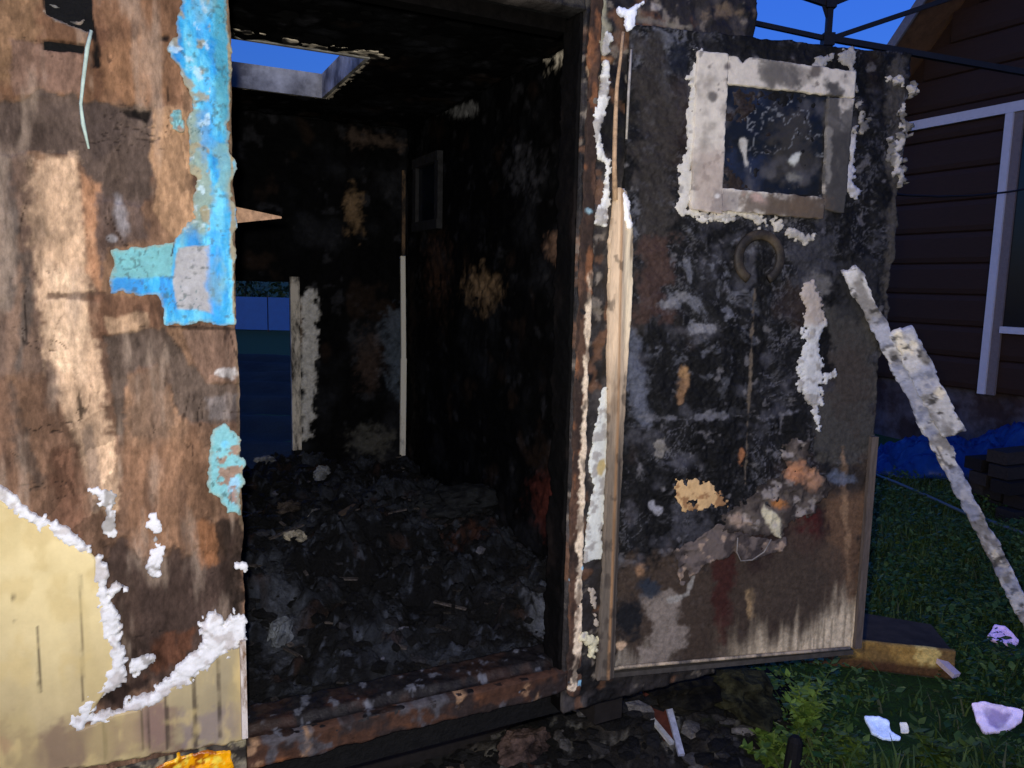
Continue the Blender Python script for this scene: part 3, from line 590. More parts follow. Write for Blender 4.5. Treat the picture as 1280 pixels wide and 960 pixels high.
sheet('charred_boarding', F, UL + 0.001, -0.001, VH, ROOF - 0.004, 0.006, f_charwall, m_char, front, 0.06)
# --- door frame: jamb lining, chipped edge strip, foam squeezed out of the joint
m1 = MB(); cbox(m1, -0.004, 0.011, 0.004, TH - 0.012, VB - 0.14, VH); jamb = m1.build('jamb', mat('charred_jamb', (9, 8, 8), 0.9, 0.5, 40, 0.7, 80, spec=0.05), cab)
m1 = MB(); cbox(m1, UL - 0.0055, UL - 0.001, 0.03, TH + 0.02, VB - 0.1, VH); m1.build('jamb', MATS['charred_jamb'], cab)
m1 = MB(); cbox(m1, UL + 0.0, -0.005, TH + 0.002, TH + 0.05, VH - 0.03, VH + 0.05); m1.build('lintel', MATS['charred_jamb'], cab)
JI = Plane(cp(-0.005, 0, 0), w, -u)
def f_jin(g):
    p = Paint(g, (9, 8, 8), 0.8); p.noise((26, 21, 19), 10, 0.5, 0.72, 0.7, 191, 1, .4); p.noise((5, 5, 5), 7, 0.45, 0.6, 0.9, 193)
    e = (TH + 0.012) - g.U + (fbm(g.U, g.V, 18, 4, 197) - 0.5) * 0.05
    return e, 0.004 + (fbm(g.U, g.V, 30, 4, 199) - 0.5) * 0.012, p.c
sheet('charred_edge', JI, 0.002, TH + 0.03, VB - 0.1, VH - 0.002, 0.005, f_jin, m_in, jamb, 0.008)
jl = [(738, -20), (732, 130), (724, 320), (716, 520), (711, 700), (709, 860)]
def f_jamb(g):
    mk = lsd(g.X, g.Y, [(x + 6, y) for x, y in jl], [7, 6, 8, 8, 8, 8]) + (fbm(g.U, g.V, 30, 4, 181) - 0.5) * 5
    p = Paint(g, (72, 52, 40), 0.66); p.noise((36, 28, 24), 18, 0.42, 0.6, 0.85, 182, 1, 0.4); p.noise((128, 84, 54), 30, 0.60, 0.74, 0.6, 184, 1, 0.5)
    dn = sstep(260, 420, g.Y + (fbm(g.U, g.V, 20, 3, 185) - .5) * 120)
    m_ = p.mask(lsd(g.X, g.Y, [(735, 340), (729, 480), (724, 640), (720, 800), (714, 858)], [3, 4, 4.5, 4.5, 4]), 1.4, 5.5) * dn * (0.25 + 0.75 * sstep(.36, .52, fbm(g.U, g.V, 26, 4, 186, 1, .5))); p.put(m_, (204, 186, 160), 0.92, 0.0015)
    p.noise((122, 168, 190), 24, 0.72, 0.76, 0.9, 187, where=dn); p.ell(733, 264, 5, 4, (130, 160, 170), 1.5, 3, 0.9, 0.003)
    p.noise((30, 22, 18), 30, 0.62, 0.72, 0.7, 189, 1, 0.4)
    return mk, 0.014 + p.h + (fbm(g.U, g.V, 50, 4, 190) - 0.5) * 0.006, p.c
sheet_px('jamb_strip', F, [[(x + 7, y) for x, y in jl]], f_jamb, m_rust, jamb, 0.0032, 0.014)
def dirt_up(p): p.poly([(725, -30), (760, -30), (762, 45), (730, 50)], (134, 130, 112), 4, 8, 1.0)
foam('joint_foam', F, jamb, [([(756, 48), (755, 66)], [5, 5]), ([(756, 80), (753, 110), (748, 138), (742, 160), (746, 190), (757, 205), (755, 240), (748, 274)], [4, 5, 5, 4, 4, 5, 5, 7])], 0.016, 0.76, 0.0032, base=0.014, rag=3.5, seed=200, tint=(206, 206, 200), dlo=0.5)
foam('joint_foam', F, jamb, [[(750, 486), (757, 480), (756, 560), (751, 640), (750, 698), (727, 702), (732, 650), (741, 610), (733, 580), (742, 530)]], 0.006, 0.80, 0.0032, base=0.014, rag=2.2, seed=210, tint=(196, 198, 190), dlo=0.52, extra=lambda p: p.ell(747, 584, 5, 12, (176, 158, 112), 1.5, 3, 1))
foam('joint_foam', F, jamb, [([(726, 796), (738, 800), (736, 815)], [6, 7, 5])], 0.022, 0.66, 0.0032, base=0.016, rag=4, seed=214, tint=(186, 180, 150))
foam('joint_foam', F, jamb, [([(737, 735), (741, 765), (742, 775)], [3, 3, 2])], 0.012, 0.66, 0.0032, base=0.014, rag=4, seed=216, tint=(150, 140, 126))
# --- threshold: rusty angle iron with charred board behind it
s0, s1 = UL - 0.002, 0.010
zt = F.hit(700, 838)[1]; zb = F.hit(700, 861)[1]; zt2 = F.hit(330, 924)[1]
TF = Plane(Rj - w * 0.012, u, -w)
def f_thr(g):
    p = Paint(g, (62, 40, 28), 0.8); p.noise((116, 72, 42), 11, 0.58, 0.74, 0.7, 220, .6, 2.0); p.noise((36, 28, 26), 14, 0.5, 0.6, 0.95, 222); p.noise((150, 118, 88), 26, 0.70, 0.80, 0.7, 224); p.noise((70, 70, 74), 22, 0.6, 0.7, 0.8, 226)
    edge = g.V - (zb - 0.004) + (fbm(g.U, g.V, 18, 4, 228) - 0.5) * 0.02
    return edge, (fbm(g.U, g.V, 40, 4, 229) - 0.5) * 0.008, p.c
thr = sheet('threshold', TF, s0, s1, zb - 0.02, zt, 0.0045, f_thr, m_rust, cab, 0.03)
TT = Plane(Rj + np.array([0, 0, zt]), u, (0, 0, 1), w)
def f_thr2(g):
    p = Paint(g, (40, 28, 22), 0.8); p.noise((50, 30, 22), 9, 0.54, 0.74, 0.6, 230, 0.5, 2); p.noise((20, 18, 18), 12, 0.46, 0.56, 0.95, 232); p.noise((96, 98, 104), 36, 0.66, 0.74, 0.8, 234)
    return None, (fbm(g.U, g.V, 26, 4, 235) - 0.5) * 0.016 - 0.002 + 0.018 * sstep(0.03, 0.05, g.V), p.c
sheet('threshold_board', TT, s0, s1, -0.010, 0.13, 0.005, f_thr2, m_char, cab, 0.03)

# ================================================================== THE OPEN DOOR (part of the cabin)
DT, DB = D.hit(800, 33)[1], D.hit(900, 824)[1]; DW = D.hit(1100, 440)[0]
m1 = MB(); ibox(m1, D, 0.004, DW - 0.012, DB, DT, -0.045, -0.006)
door = m1.build('door', m_soot, cab); door['label'] = 'charred door swung wide open, pale window frame left on it'
def f_door(g):
    g0 = g; p = Paint(g, (16, 16, 17), 0.86); wx = (fbm(g.U, g.V, 7, 3, 291) - .5) * .12; wy = (fbm(g.U, g.V, 7, 3, 293) - .5) * .12
    p.put(sstep(0.48, 0.72, fbm(g.U + wx, g.V + wy, 12, 6, 300, gain=.65)), (30, 30, 33), 0.75)
    wsp = lambda sc_, sd1, wd, c, op: p.put(sstep(wd, 0.0, np.abs(fbm(g.U + wx, g.V + wy, sc_, 5, sd1, gain=.62) - 0.5)) * sstep(0.45, 0.66, fbm(g.U, g.V, 6, 3, sd1 + 2)), c, op, 0.002)
    wsp(8, 295, 0.03, (76, 76, 82), 0.5); wsp(18, 281, 0.03, (96, 96, 102), 0.6); wsp(34, 285, 0.05, (88, 88, 92), 0.5); p.put(sstep(0.46, 0.60, fbm(g.U + wx, g.V + wy, 6, 6, 302, gain=.64)), (7, 7, 8), 0.92); p.noise((66, 66, 72), 14, 0.60, 0.76, 0.6, 304); p.noise((104, 102, 104), 34, 0.70, 0.80, 0.55, 306)
    mid = sstep(560, 380, g.Y) * sstep(1000, 900, g.X); p.put(sstep(0.58, 0.72, fbm(g.U + wx, g.V + wy, 26, 5, 308, gain=.66)) * mid, (104, 106, 114), 0.6)
    p.noise((46, 36, 31), 6, 0.56, 0.74, 0.6, 310)
    # bare brown-grey panel along the top left and right middle
    p.poly([(792, 45), (835, 50), (845, 150), (850, 260), (830, 350), (795, 420), (790, 250)], (48, 44, 41), 8, 22, 0.8); p.poly([(798, 300), (840, 290), (835, 400), (800, 400)], (64, 46, 40), 8, 18, 0.7)
    p.ell(848, 72, 15, 26, (18, 22, 32), 4, 10, 0.9); p.poly([(870, 50), (1040, 60), (1035, 82), (880, 66)], (16, 16, 18), 5, 10, 0.9)
    p.poly([(1035, 390), (1092, 380), (1092, 540), (1080, 590), (1020, 575), (1010, 520), (1040, 480)], (62, 60, 56), 5, 12, 0.95); p.ell(1060, 470, 24, 50, (58, 48, 42), 10, 16, 0.5)
    p.poly([(1040, 330), (1090, 320), (1096, 400), (1050, 395)], (40, 40, 42), 6, 14, 0.8); p.ell(1055, 100, 6, 10, (20, 20, 20), 2, 4, 0.9)
    p.line([(1120, 80), (1115, 300), (1100, 520)], [8, 8, 6], (74, 70, 64), 4, 10, 0.7)
    # lower right: scorched brown panel with bare streaks at the foot
    p.poly([(880, 700), (960, 640), (1090, 560), (1090, 830), (760, 850), (765, 700)], (62, 51, 42), 14, 26, 0.9)
    p.poly([(1032, 622), (1085, 610), (1080, 640), (1070, 800), (1040, 760), (1020, 690)], (100, 76, 56), 10, 18, 0.8); p.line([(1052, 560), (1062, 800)], [3, 3], (150, 120, 90), 3, 6, 0.6)
    p.poly([(960, 640), (1020, 620), (1034, 660), (1010, 704), (940, 720), (920, 690)], (40, 28, 26), 6, 14, 0.95); p.ell(1005, 665, 18, 32, (66, 24, 22), 8, 12, 0.85)
    p.line([(905, 700), (900, 750), (902, 800)], [14, 12, 6], (54, 26, 22), 5, 10, 0.9); p.line([(935, 740), (936, 768)], [5, 5], (168, 140, 100), 2, 5, 0.9)
    p.poly([(990, 650), (1060, 700), (1060, 770), (930, 790), (930, 730)], (66, 56, 47), 14, 22, 0.8)
    st = fbm(g.U, g.V, 60, 3, 312, 1, 0.12); st2 = fbm(g.U, g.V, 14, 4, 311, 1, .5); foot = sstep(0.15, 0.0, g.V - DB + (st - 0.5) * 0.13 + (st2 - .5) * .16 - 0.05 * sstep(1000, 1070, g.X)) * sstep(880, 980, g.X); p.put(foot, (206, 188, 156), 0.95); p.mul(1 - 0.45 * foot * sstep(.52, .64, fbm(g.U, g.V, 120, 3, 313, 1, .08)))
    p.put(sstep(0.07, 0.01, g.V - DB + (st - 0.5) * 0.16) * sstep(860, 780, g.X), (150, 140, 124), 0.6)
    p.poly([(800, 740), (840, 735), (860, 790), (830, 830), (790, 835), (815, 790)], (122, 112, 102), 5, 12, 0.9); p.ell(785, 772, 16, 26, (18, 20, 24), 4, 8, 0.95); p.ell(776, 806, 6, 5, (190, 160, 130), 2, 4, 0.9)
    p.ell(800, 710, 6, 8, (130, 100, 74), 3, 6, 0.8); p.ell(812, 735, 14, 14, (34, 42, 52), 4, 10, 0.9)
    p.line([(836, 750), (858, 742), (866, 720)], 2, (140, 136, 128), 1.5, 5, 0.8)
    # smudges of pale ash in the middle of the door
    p.line([(790, 430), (794, 480), (800, 520)], [10, 12, 10], (88, 92, 104), 6, 14, 0.7); p.line([(800, 520), (850, 524), (900, 518), (960, 522), (1000, 512)], 2, (98, 98, 104), 2, 9, 0.7)
    p.line([(830, 380), (850, 372)], 6, (110, 110, 114), 3, 10, 0.8); p.line([(870, 410), (890, 408)], 5, (118, 118, 122), 3, 10, 0.8); p.ell(855, 466, 7, 9, (150, 116, 78), 3, 5, 0.8); p.line([(852, 478), (850, 500)], [6, 4], (120, 92, 66), 2, 5, 0.8)
    p.line([(942, 362), (936, 470), (930, 604)], 1.3, (92, 82, 70), 1, 3, 0.9); p.ell(926, 566, 3, 9, (150, 100, 66), 1.5, 4, 0.8); p.ell(825, 560, 8, 12, (120, 116, 110), 2, 8, 0.8); p.line([(815, 630), (822, 636)], 4, (150, 150, 156), 2, 6, 0.8)
    p.poly([(980, 300), (1040, 290), (1040, 360), (1010, 380), (990, 350)], (54, 54, 58), 5, 14, 0.8); p.ell(1020, 355, 14, 18, (96, 94, 92), 5, 12, 0.7)
    p.ell(1050, 597, 18, 6, (120, 130, 150), 3, 8, 0.8, rot=10); p.ell(1052, 598, 32, 18, (26, 28, 30), 4, 8, 0.55)
    h = (fbm(g.U, g.V, 22, 5, 314) - 0.5) * 0.016 + (fbm(g.U, g.V, 110, 3, 316) - 0.5) * 0.006 + p.h
    flat = np.clip(p.mask(psd(g.X, g.Y, [(880, 700), (960, 640), (1090, 590), (1090, 830), (760, 850), (765, 740)]), 14, 20) + p.mask(psd(g.X, g.Y, [(1035, 390), (1092, 380), (1092, 560), (1015, 560)]), 6, 8), 0, 1)
    h = h * (1 - 0.75 * flat) + 0.006
    e = np.minimum.reduce([g.U - 0.006, DW - g.U + sstep(480, 250, g.Y) * 0.012 + (fbm(g.U, g.V, 20, 4, 318) - 0.5) * 0.045 * sstep(560, 430, g.Y), DT - g.V + (fbm(g.U, g.V, 25, 4, 319) - 0.5) * 0.01, g.V - DB])
    return e, h, p.c
sheet('door_lining', D, 0.0, DW + 0.045, DB - 0.002, DT + 0.004, 0.0034, f_door, m_door, door, 0.03)
# hinge-side stile: split pale timber above, grey below
def f_stile(g):
    shape = [(769, 236), (779, 240), (783, 262), (788, 290), (786, 380), (780, 470), (775, 560), (768, 720), (764, 842), (744, 846), (752, 700), (757, 560), (758, 440), (759, 300), (766, 250)]
    mk = psd(g.X, g.Y, shape) + (fbm(g.U, g.V, 50, 3, 321) - 0.5) * 2.2
    p = Paint(g, (200, 176, 146), 0.84); f1 = fbm(g.U, g.V, 110, 3, 322, 1, 0.05)
    p.put(sstep(430, 560, g.Y + (f1 - .5) * 160), (104, 94, 82), 0.95); p.put(sstep(600, 760, g.Y), (82, 76, 69), 0.7)
    cen = np.interp(g.Y, [270, 520, 840], [772, 768, 756]); p.put(sstep(2.6, 0.8, np.abs(g.X - cen)), (150, 112, 74), 0.7)
    p.put(sstep(0, 8, g.X - cen) * sstep(500, 380, g.Y), (206, 194, 166), 0.7); p.put(sstep(3.0, 1.0, np.abs(g.X - cen - 5)) * sstep(520, 600, g.Y), (56, 50, 46), 0.8)
    p.noise((96, 78, 60), 26, 0.58, 0.74, 0.6, 325, 1, .3); p.noise((50, 44, 40), 40, 0.64, 0.74, 0.6, 327, 1, .5); p.mul(0.75 + 0.5 * f1)
    h = 0.022 + 0.008 * np.exp(-((g.X - cen) / 5) ** 2) + (f1 - 0.5) * 0.006
    return mk, h, p.c
sheet_px('hinge_stile', D, [[(744, 200), (790, 200), (790, 846), (744, 846)]], f_stile, m_wood, door, 0.0028, 0.03)
m1 = MB(); m1.tube([D.hitp(x, y, 0.024) for x, y in ((779, 40), (776, 70), (771, 110), (769, 160), (768, 200), (769, 250))], [0.004, 0.004, 0.005, 0.006, 0.006, 0.007], 7)
m1.build('split_batten', mat('scorched_batten', (190, 158, 124), 0.8, 0.4, 60, 0.5, 120), door, True)
m1 = MB(); m1.tube([D.hitp(x, y, 0.014) for x, y in ((789, 62), (786, 110), (783, 174))], [0.003, 0.0038, 0.003], 6); m1.build('metal_strip', mat('pale_strip', (170, 164, 156), 0.6, 0.4, 60), door, True)
foam('foam_scrap', D, door, [([(775, 17), (786, 18), (800, 6)], [4, 7, 2]), ([(785, 20), (784, 34)], [6, 4])], 0.02, 0.62, 0.0032, base=0.02, rag=3, seed=330, tint=(206, 210, 220))
foam('foam_scrap', D, door, [([(772, 240), (778, 262), (783, 282)], [4, 5, 4])], 0.018, 0.62, 0.003, base=0.024, rag=3, seed=333, tint=(210, 208, 204))
# foot strip and outer edge strip
m1 = MB(); m1.tube([D.hitp(x, y, 0.014) for x, y in ((760, 840), (766, 836), (776, 834), (860, 827), (950, 819), (1062, 810))], [0.004, 0.006, 0.005, 0.005, 0.005, 0.005], 6)
m1.build('foot_strip', streak_mat('sooty_foot_strip', (84, 78, 72), (200, 180, 150), 12), door, True)
m1 = MB(); ibox(m1, D, 0.03, DW - 0.008, DB - 0.022, DB - 0.008, -0.04, 0.006); m1.build('foot_rail', mat('dark_foot_rail', (66, 62, 58), 0.7, 0.35), door)
m1 = MB(); a, b = D.hitp(1090, 545, 0.004), D.hitp(1069, 808, 0.004); m1.beam(b, a, 0.022, 0.03, up=D.N); m1.build('edge_strip', mat('grey_edge_wood', (92, 82, 74), 0.75, 0.35, 40, 0.4, 100, stretch=(3, 3, .4)), door)
# pale frame round the door's window
def frame_piece(poly, name, seed, k=0.84):
    def fn(g):
        mk = psd(g.X, g.Y, poly) + (fbm(g.U, g.V, 60, 3, seed) - 0.5) * 3
        p = Paint(g, (198, 190, 176), k); p.noise((128, 120, 110), 18, 0.54, 0.74, 0.7, seed + 7); p.noise((74, 70, 66), 36, 0.66, 0.76, 0.7, seed + 9)
        p.ell(975, 95, 22, 16, (88, 84, 80), 6, 8, 0.9); p.ell(955, 88, 10, 24, (96, 92, 86), 5, 8, 0.8); p.ell(1014, 92, 8, 8, (84, 76, 70), 3, 4, 0.9); p.ell(905, 86, 5, 5, (100, 92, 88), 2, 2, 0.9); p.ell(886, 123, 5, 6, (90, 86, 82), 2, 3, 0.9)
        p.poly([(868, 190), (905, 190), (900, 270), (862, 270)], (160, 144, 132), 10, 10, 0.7); p.poly([(888, 238), (920, 240), (918, 266), (886, 264)], (124, 116, 112), 3, 3, 0.7); p.ell(892, 246, 3, 3, (200, 196, 190), 1, 1, 0.9)
        p.poly([(925, 236), (1070, 250), (1070, 280), (920, 270)], (96, 84, 72), 6, 12, 0.9); p.ell(945, 250, 16, 7, (176, 150, 138), 3, 6, 0.9, rot=25); p.ell(990, 258, 20, 8, (128, 104, 78), 3, 6, 0.8)
        p.poly([(1026, 108), (1046, 98), (1046, 150), (1040, 250), (1024, 250)], (72, 70, 68), 4, 8, 0.9); p.poly([(1040, 140), (1075, 140), (1070, 280), (1030, 280)], (74, 72, 70), 6, 14, 0.9); p.line([(1032, 150), (1050, 165)], 3, (170, 166, 160), 2, 5, 0.8)
        p.poly([(1020, 170), (1080, 150), (1075, 285), (1015, 285)], (60, 58, 56), 8, 14, 0.92); p.poly([(1024, 100), (1046, 104), (1044, 170), (1020, 170)], (76, 73, 70), 5, 10, 0.9); p.poly([(950, 240), (1030, 248), (1030, 285), (940, 280)], (84, 72, 60), 8, 14, 0.85); p.line([(1030, 165), (1030, 230)], [3, 3], (132, 128, 120), 2, 5, .7)
        return mk, 0.020 + (fbm(g.U, g.V, 70, 3, seed + 4) - 0.5) * 0.003, p.c
    return sheet_px(name, D, [poly], fn, mat('pale_frame_board', None, 0.75, 0.12, 50, 0.3, 120), wf, 0.0034, 0.02)
wq = [(903, 104), (1031, 118), (1025, 246), (896, 232)]
m1 = MB(); uv = [D.hit(x, y) for x, y in wq]; ua, ub = min(a for a, b in uv), max(a for a, b in uv); va, vb = min(b for a, b in uv), max(b for a, b in uv)
ibox(m1, D, ua - 0.04, ua - 0.003, va - 0.04, vb + 0.04, 0.0, 0.004); ibox(m1, D, ub + 0.003, ub + 0.04, va - 0.04, vb + 0.04, 0.0, 0.004); ibox(m1, D, ua - 0.003, ub + 0.003, va - 0.04, va - 0.003, 0.0, 0.004); ibox(m1, D, ua - 0.003, ub + 0.003, vb + 0.003, vb + 0.04, 0.0, 0.004)
wf = door
frame_piece([(868, 66), (906, 70), (898, 268), (860, 262)], 'frame_board', 340)
frame_piece([(906, 72), (918, 74), (924, 82), (932, 74), (1064, 92), (1062, 124), (905, 107)], 'frame_board', 346)
frame_piece([(1030, 124), (1062, 126), (1057, 182), (1050, 268), (1024, 262)], 'frame_board', 350)
frame_piece([(898, 236), (1026, 248), (1024, 274), (896, 264)], 'frame_board', 356)
def f_pane(g):
    p = Paint(g, (17, 17, 18), 0.7); p.noise((32, 38, 56), 16, 0.5, 0.7, 0.7, 360, where=sstep(980, 930, g.X)); p.poly([(960, 130), (1015, 140), (1015, 225), (960, 220)], (48, 44, 37), 12, 24, 0.9); p.noise((74, 72, 72), 14, 0.6, 0.76, 0.6, 362); p.ell(992, 198, 4, 9, (176, 178, 170), 2, 5, 0.9, 0.002, 25); p.put(sstep(.02, .0, np.abs(fbm(g.U, g.V, 18, 4, 367) - .5)) * sstep(.5, .65, fbm(g.U, g.V, 8, 3, 368)), (120, 122, 124), .6); p.ell(990, 222, 9, 5, (110, 108, 100), 2, 5, 0.8); p.line([(926, 178), (932, 208)], [3, 1.5], (170, 166, 156), 1.5, 4, 0.8)  # sooty glass; bluish mottling at left is a reflection painted into the colour
    return None, -0.002 + p.h + (fbm(g.U, g.V, 20, 3, 366) - 0.5) * 0.004, p.c
sheet('window_pane', D, ua - 0.002, ub + 0.002, va - 0.002, vb + 0.002, 0.004, f_pane, mat('scorched_glass', None, 0.32, 0.3, 30, 0.3, 60, 0.002, spec=0.4), door, 0.002).location += Vector(D.N * 0.011)
foam('foam_scrap', D, door, [([(872, 66), (866, 120), (862, 180), (856, 236), (850, 262)], [8, 7, 8, 9, 9]), ([(850, 264), (884, 272), (908, 272)], [7, 7, 6])], 0.012, 0.86, 0.0036, base=0.008, rag=6, seed=370, tint=(196, 192, 182))
foam('foam_scrap', D, door, [([(880, 272), (930, 268), (958, 278), (985, 288), (1008, 298)], [6, 6, 7, 6, 5])], 0.014, 0.86, 0.0036, base=0.008, rag=7, seed=374, tint=(186, 180, 168), dlo=0.52)
foam('foam_scrap', D, door, [([(1018, 84), (1036, 74), (1058, 72), (1062, 88)], [4, 6, 6, 4])], 0.014, 0.86, 0.0036, base=0.010, rag=8, seed=378, tint=(150, 148, 146), dlo=0.5)
foam('foam_scrap', D, door, [([(1064, 165), (1062, 200), (1056, 225), (1066, 240)], [4, 5, 7, 6])], 0.016, 0.86, 0.0036, base=0.008, rag=8, seed=382, tint=(176, 176, 182), dlo=0.52)
foam('foam_scrap', D, door, [([(1066, 110), (1074, 140), (1078, 160)], [4, 5, 3])], 0.012, 0.86, 0.0036, base=0.006, rag=9, seed=384, tint=(96, 94, 92), dlo=0.5)
foam('foam_scrap', D, door, [([(1120, 96), (1134, 108), (1138, 124)], [4, 5, 2]), ([(1122, 140), (1128, 160), (1118, 200), (1124, 225)], [5, 6, 8, 7])], 0.03, 0.56, 0.0036, base=0.004, rag=10, seed=386, tint=(88, 86, 84), dlo=0.5)
foam('foam_scrap', D, door, [([(1008, 358), (1012, 376), (1016, 400), (1014, 430), (1012, 456), (1010, 480), (1016, 505), (1021, 536)], [8, 11, 11, 12, 14, 15, 10, 3]), ([(1030, 470), (1042, 466)], [4, 2])], 0.016, 0.86, 0.0034, base=0.008, rag=6, seed=390, tint=(190, 190, 188), extra=lambda p: p.poly([(990, 340), (1040, 340), (1035, 400), (990, 400)], (164, 150, 136), 10, 14, 0.8))
foam('foam_scrap', D, door, [[(843, 598), (862, 594), (876, 604), (884, 598), (902, 610), (904, 632), (880, 634), (850, 642), (840, 620)]], 0.010, 0.8, 0.0034, base=0.006, rag=6, seed=394, tint=(186, 154, 110), dirty=(130, 96, 66), dlo=0.46)
# torn fibrous matting hanging on the lower half
def f_mat(g):
    shape = [(988, 545), (1010, 548), (1008, 580), (1030, 598), (1032, 610), (1016, 640), (985, 650), (972, 668), (940, 665), (905, 660), (900, 640), (935, 622), (955, 605), (980, 584), (975, 562)]
    mk = psd(g.X, g.Y, shape) + (fbm(g.U, g.V, 34, 5, 400, gain=.62) - 0.5) * 26
    p = Paint(g, (84, 76, 70), 0.82); p.noise((50, 45, 43), 20, 0.46, 0.64, 0.85, 402); p.put(sstep(10, 0, mk), (40, 36, 35), .6); p.ell(994, 588, 14, 10, (176, 124, 90), 6, 8, 0.85); p.ell(1014, 598, 10, 10, (160, 122, 96), 6, 8, 0.7); p.ell(970, 626, 8, 6, (170, 112, 62), 3, 6, 0.8)
    p.line([(953, 636), (964, 652), (970, 666)], [6, 7, 5], (186, 178, 150), 2, 5, 0.95, 0.006); p.ell(922, 648, 10, 7, (150, 130, 114), 3, 7, 0.8); p.noise((150, 142, 136), 34, 0.60, 0.74, 0.6, 404)
    fold = fbm(g.U, g.V, 30, 4, 406)
    return mk, 0.008 + p.h * .5 + (0.5 - np.abs(fold - 0.5) * 2) * 0.016, p.c
sheet_px('torn_matting', D, [[(895, 540), (1035, 540), (1035, 672), (895, 672)]], f_mat, m_foam, door, 0.0032, 0.006)
def f_flap(g):
    shape = [(840, 690), (900, 655), (960, 672), (985, 668), (968, 690), (930, 705), (915, 690), (880, 705), (850, 730)]
    mk = psd(g.X, g.Y, shape) + (fbm(g.U, g.V, 34, 4, 410) - 0.5) * 16; p = Paint(g, (78, 70, 66), 0.58); p.noise((130, 112, 96), 40, 0.6, 0.7, 0.8, 412); p.noise((42, 38, 38), 22, 0.5, 0.6, 0.8, 414)
    return mk, 0.007 + (0.5 - np.abs(fbm(g.U, g.V, 26, 4, 416) - 0.5) * 2) * 0.016, p.c
sheet_px('torn_matting', D, [[(830, 645), (990, 645), (990, 735), (830, 735)]], f_flap, m_foam, door, 0.0036, 0.005)
m1 = MB(); m1.tube([D.hitp(x, y, 0.016) for x, y in ((922, 672), (921, 690), (926, 701), (940, 700), (955, 690), (964, 674))], 0.0022, 6); m1.build('bent_wire', mat('pale_wire', (126, 120, 114), 0.5, 0.3), door, True)
# round vent ring
cv = D.hitp(948, 323, 0.01); ru = 0.076
vv, ff, nr, ns = [], [], 36, 8
for i in range(nr):
    a = -math.pi / 2 + 0.5 + i * (2 * math.pi - 1.0) / (nr - 1); d_ = D.U * math.cos(a) + D.V * math.sin(a)
    for j in range(ns):
        b = j * 2 * math.pi / ns; vv.append(cv + d_ * (ru * 0.82 + ru * 0.18 * math.cos(b)) + D.N * (0.007 * math.sin(b) + 0.006))
ff = [[i * ns + j, (i + 1) * ns + j, (i + 1) * ns + (j + 1) % ns, i * ns + (j + 1) % ns] for i in range(nr - 1) for j in range(ns)] + [list(range(ns)), [(nr - 1) * ns + j for j in range(ns)][::-1]]
ring = mesh('vent_ring', vv, ff, mat('scorched_ring', (74, 64, 50), 0.6, 0.5, 30, 0.4, 80, second=(40, 36, 32)), door, True)

# ================================================================== DEBRIS INSIDE
DF = Plane(cp(0, 0, FLOOR), u, (0, 0, 1), w)
def deb_h(U, V):
    h = 0.03 + 0.16 * np.exp(-((U + 1.0) / 0.45) ** 2 - ((V - 1.5) / 0.9) ** 2) + 0.13 * np.exp(-((U + 0.25) / 0.35) ** 2 - ((V - 1.25) / 0.4) ** 2) + 0.08 * np.exp(-((U + 0.3) / 0.5) ** 2 - ((V - 2.3) / 0.5) ** 2)
    n = fbm(U, V, 6, 6, 500, gain=0.64) - 0.5
    return np.clip(h + n * 0.30 * sstep(0.08, 0.3, V), 0.004, 1) * (0.35 + 0.65 * sstep(0.10, 0.5, V))
def f_deb(g):
    p = Paint(g, (10, 10, 11), 0.62); p.noise((36, 39, 45), 16, 0.5, 0.66, 0.8, 510); p.noise((9, 9, 10), 10, 0.5, 0.6, 0.9, 512); p.noise((70, 75, 86), 40, 0.62, 0.78, 0.7, 514); p.noise((52, 56, 64), 5, 0.54, 0.74, 0.6, 518); p.noise((46, 32, 27), 9, 0.66, 0.78, 0.6, 516)  # char and ash tones; sparse bluish-grey specks are glints painted into the colour
    p.ell(350, 800, 22, 34, (62, 65, 72), 14, 24, 0.7); p.ell(560, 640, 50, 22, (44, 46, 50), 10, 16, 0.8); p.ell(590, 684, 24, 6, (72, 44, 32), 6, 12, 0.6); p.ell(690, 780, 26, 26, (96, 100, 110), 8, 24, 0.6)
    return None, deb_h(g.U, g.V), p.c
do = sheet('charred_debris', DF, W0 + 0.08, W1 - 0.08, 0.085, DEP - 0.1, 0.008, f_deb, m_ash, None, 0.01, origin=cp(-0.4, 1.5, FLOOR))
tag(do, 'heap of wet charred debris and ash over the cabin floor', 'debris', kind='stuff')
def debp(px, py):
    z = FLOOR + 0.1
    for _ in range(6):
        d = ray(px, py); q = CAM + d * ((z - EYE) / d[2]); z = FLOOR + float(deb_h(np.array([(q - Rj) @ u]), np.array([(q - Rj) @ w]))[0])
    return q
mb = MB(); rg = np.random.default_rng(5)
for i in range(1600):
    a_, b_ = W0 + 0.1 + rg.random() * (W1 - W0 - 0.2), 0.1 + (rg.random() ** 1.3) * (DEP - 0.3); hh = float(deb_h(np.array([a_]), np.array([b_]))[0])
    s_ = 0.004 + 0.022 * rg.random() ** 3; tone = rg.choice([7, 10, 15, 22, 34, 80], p=[.30, .28, .22, .13, .055, .015])
    rock(mb, cp(a_, b_, FLOOR + hh + s_ * 0.2), s_, i, (1 + rg.random(), 1, 0.5 + 0.4 * rg.random()), lin((tone, tone, tone + tone * .1)) / 0.42)
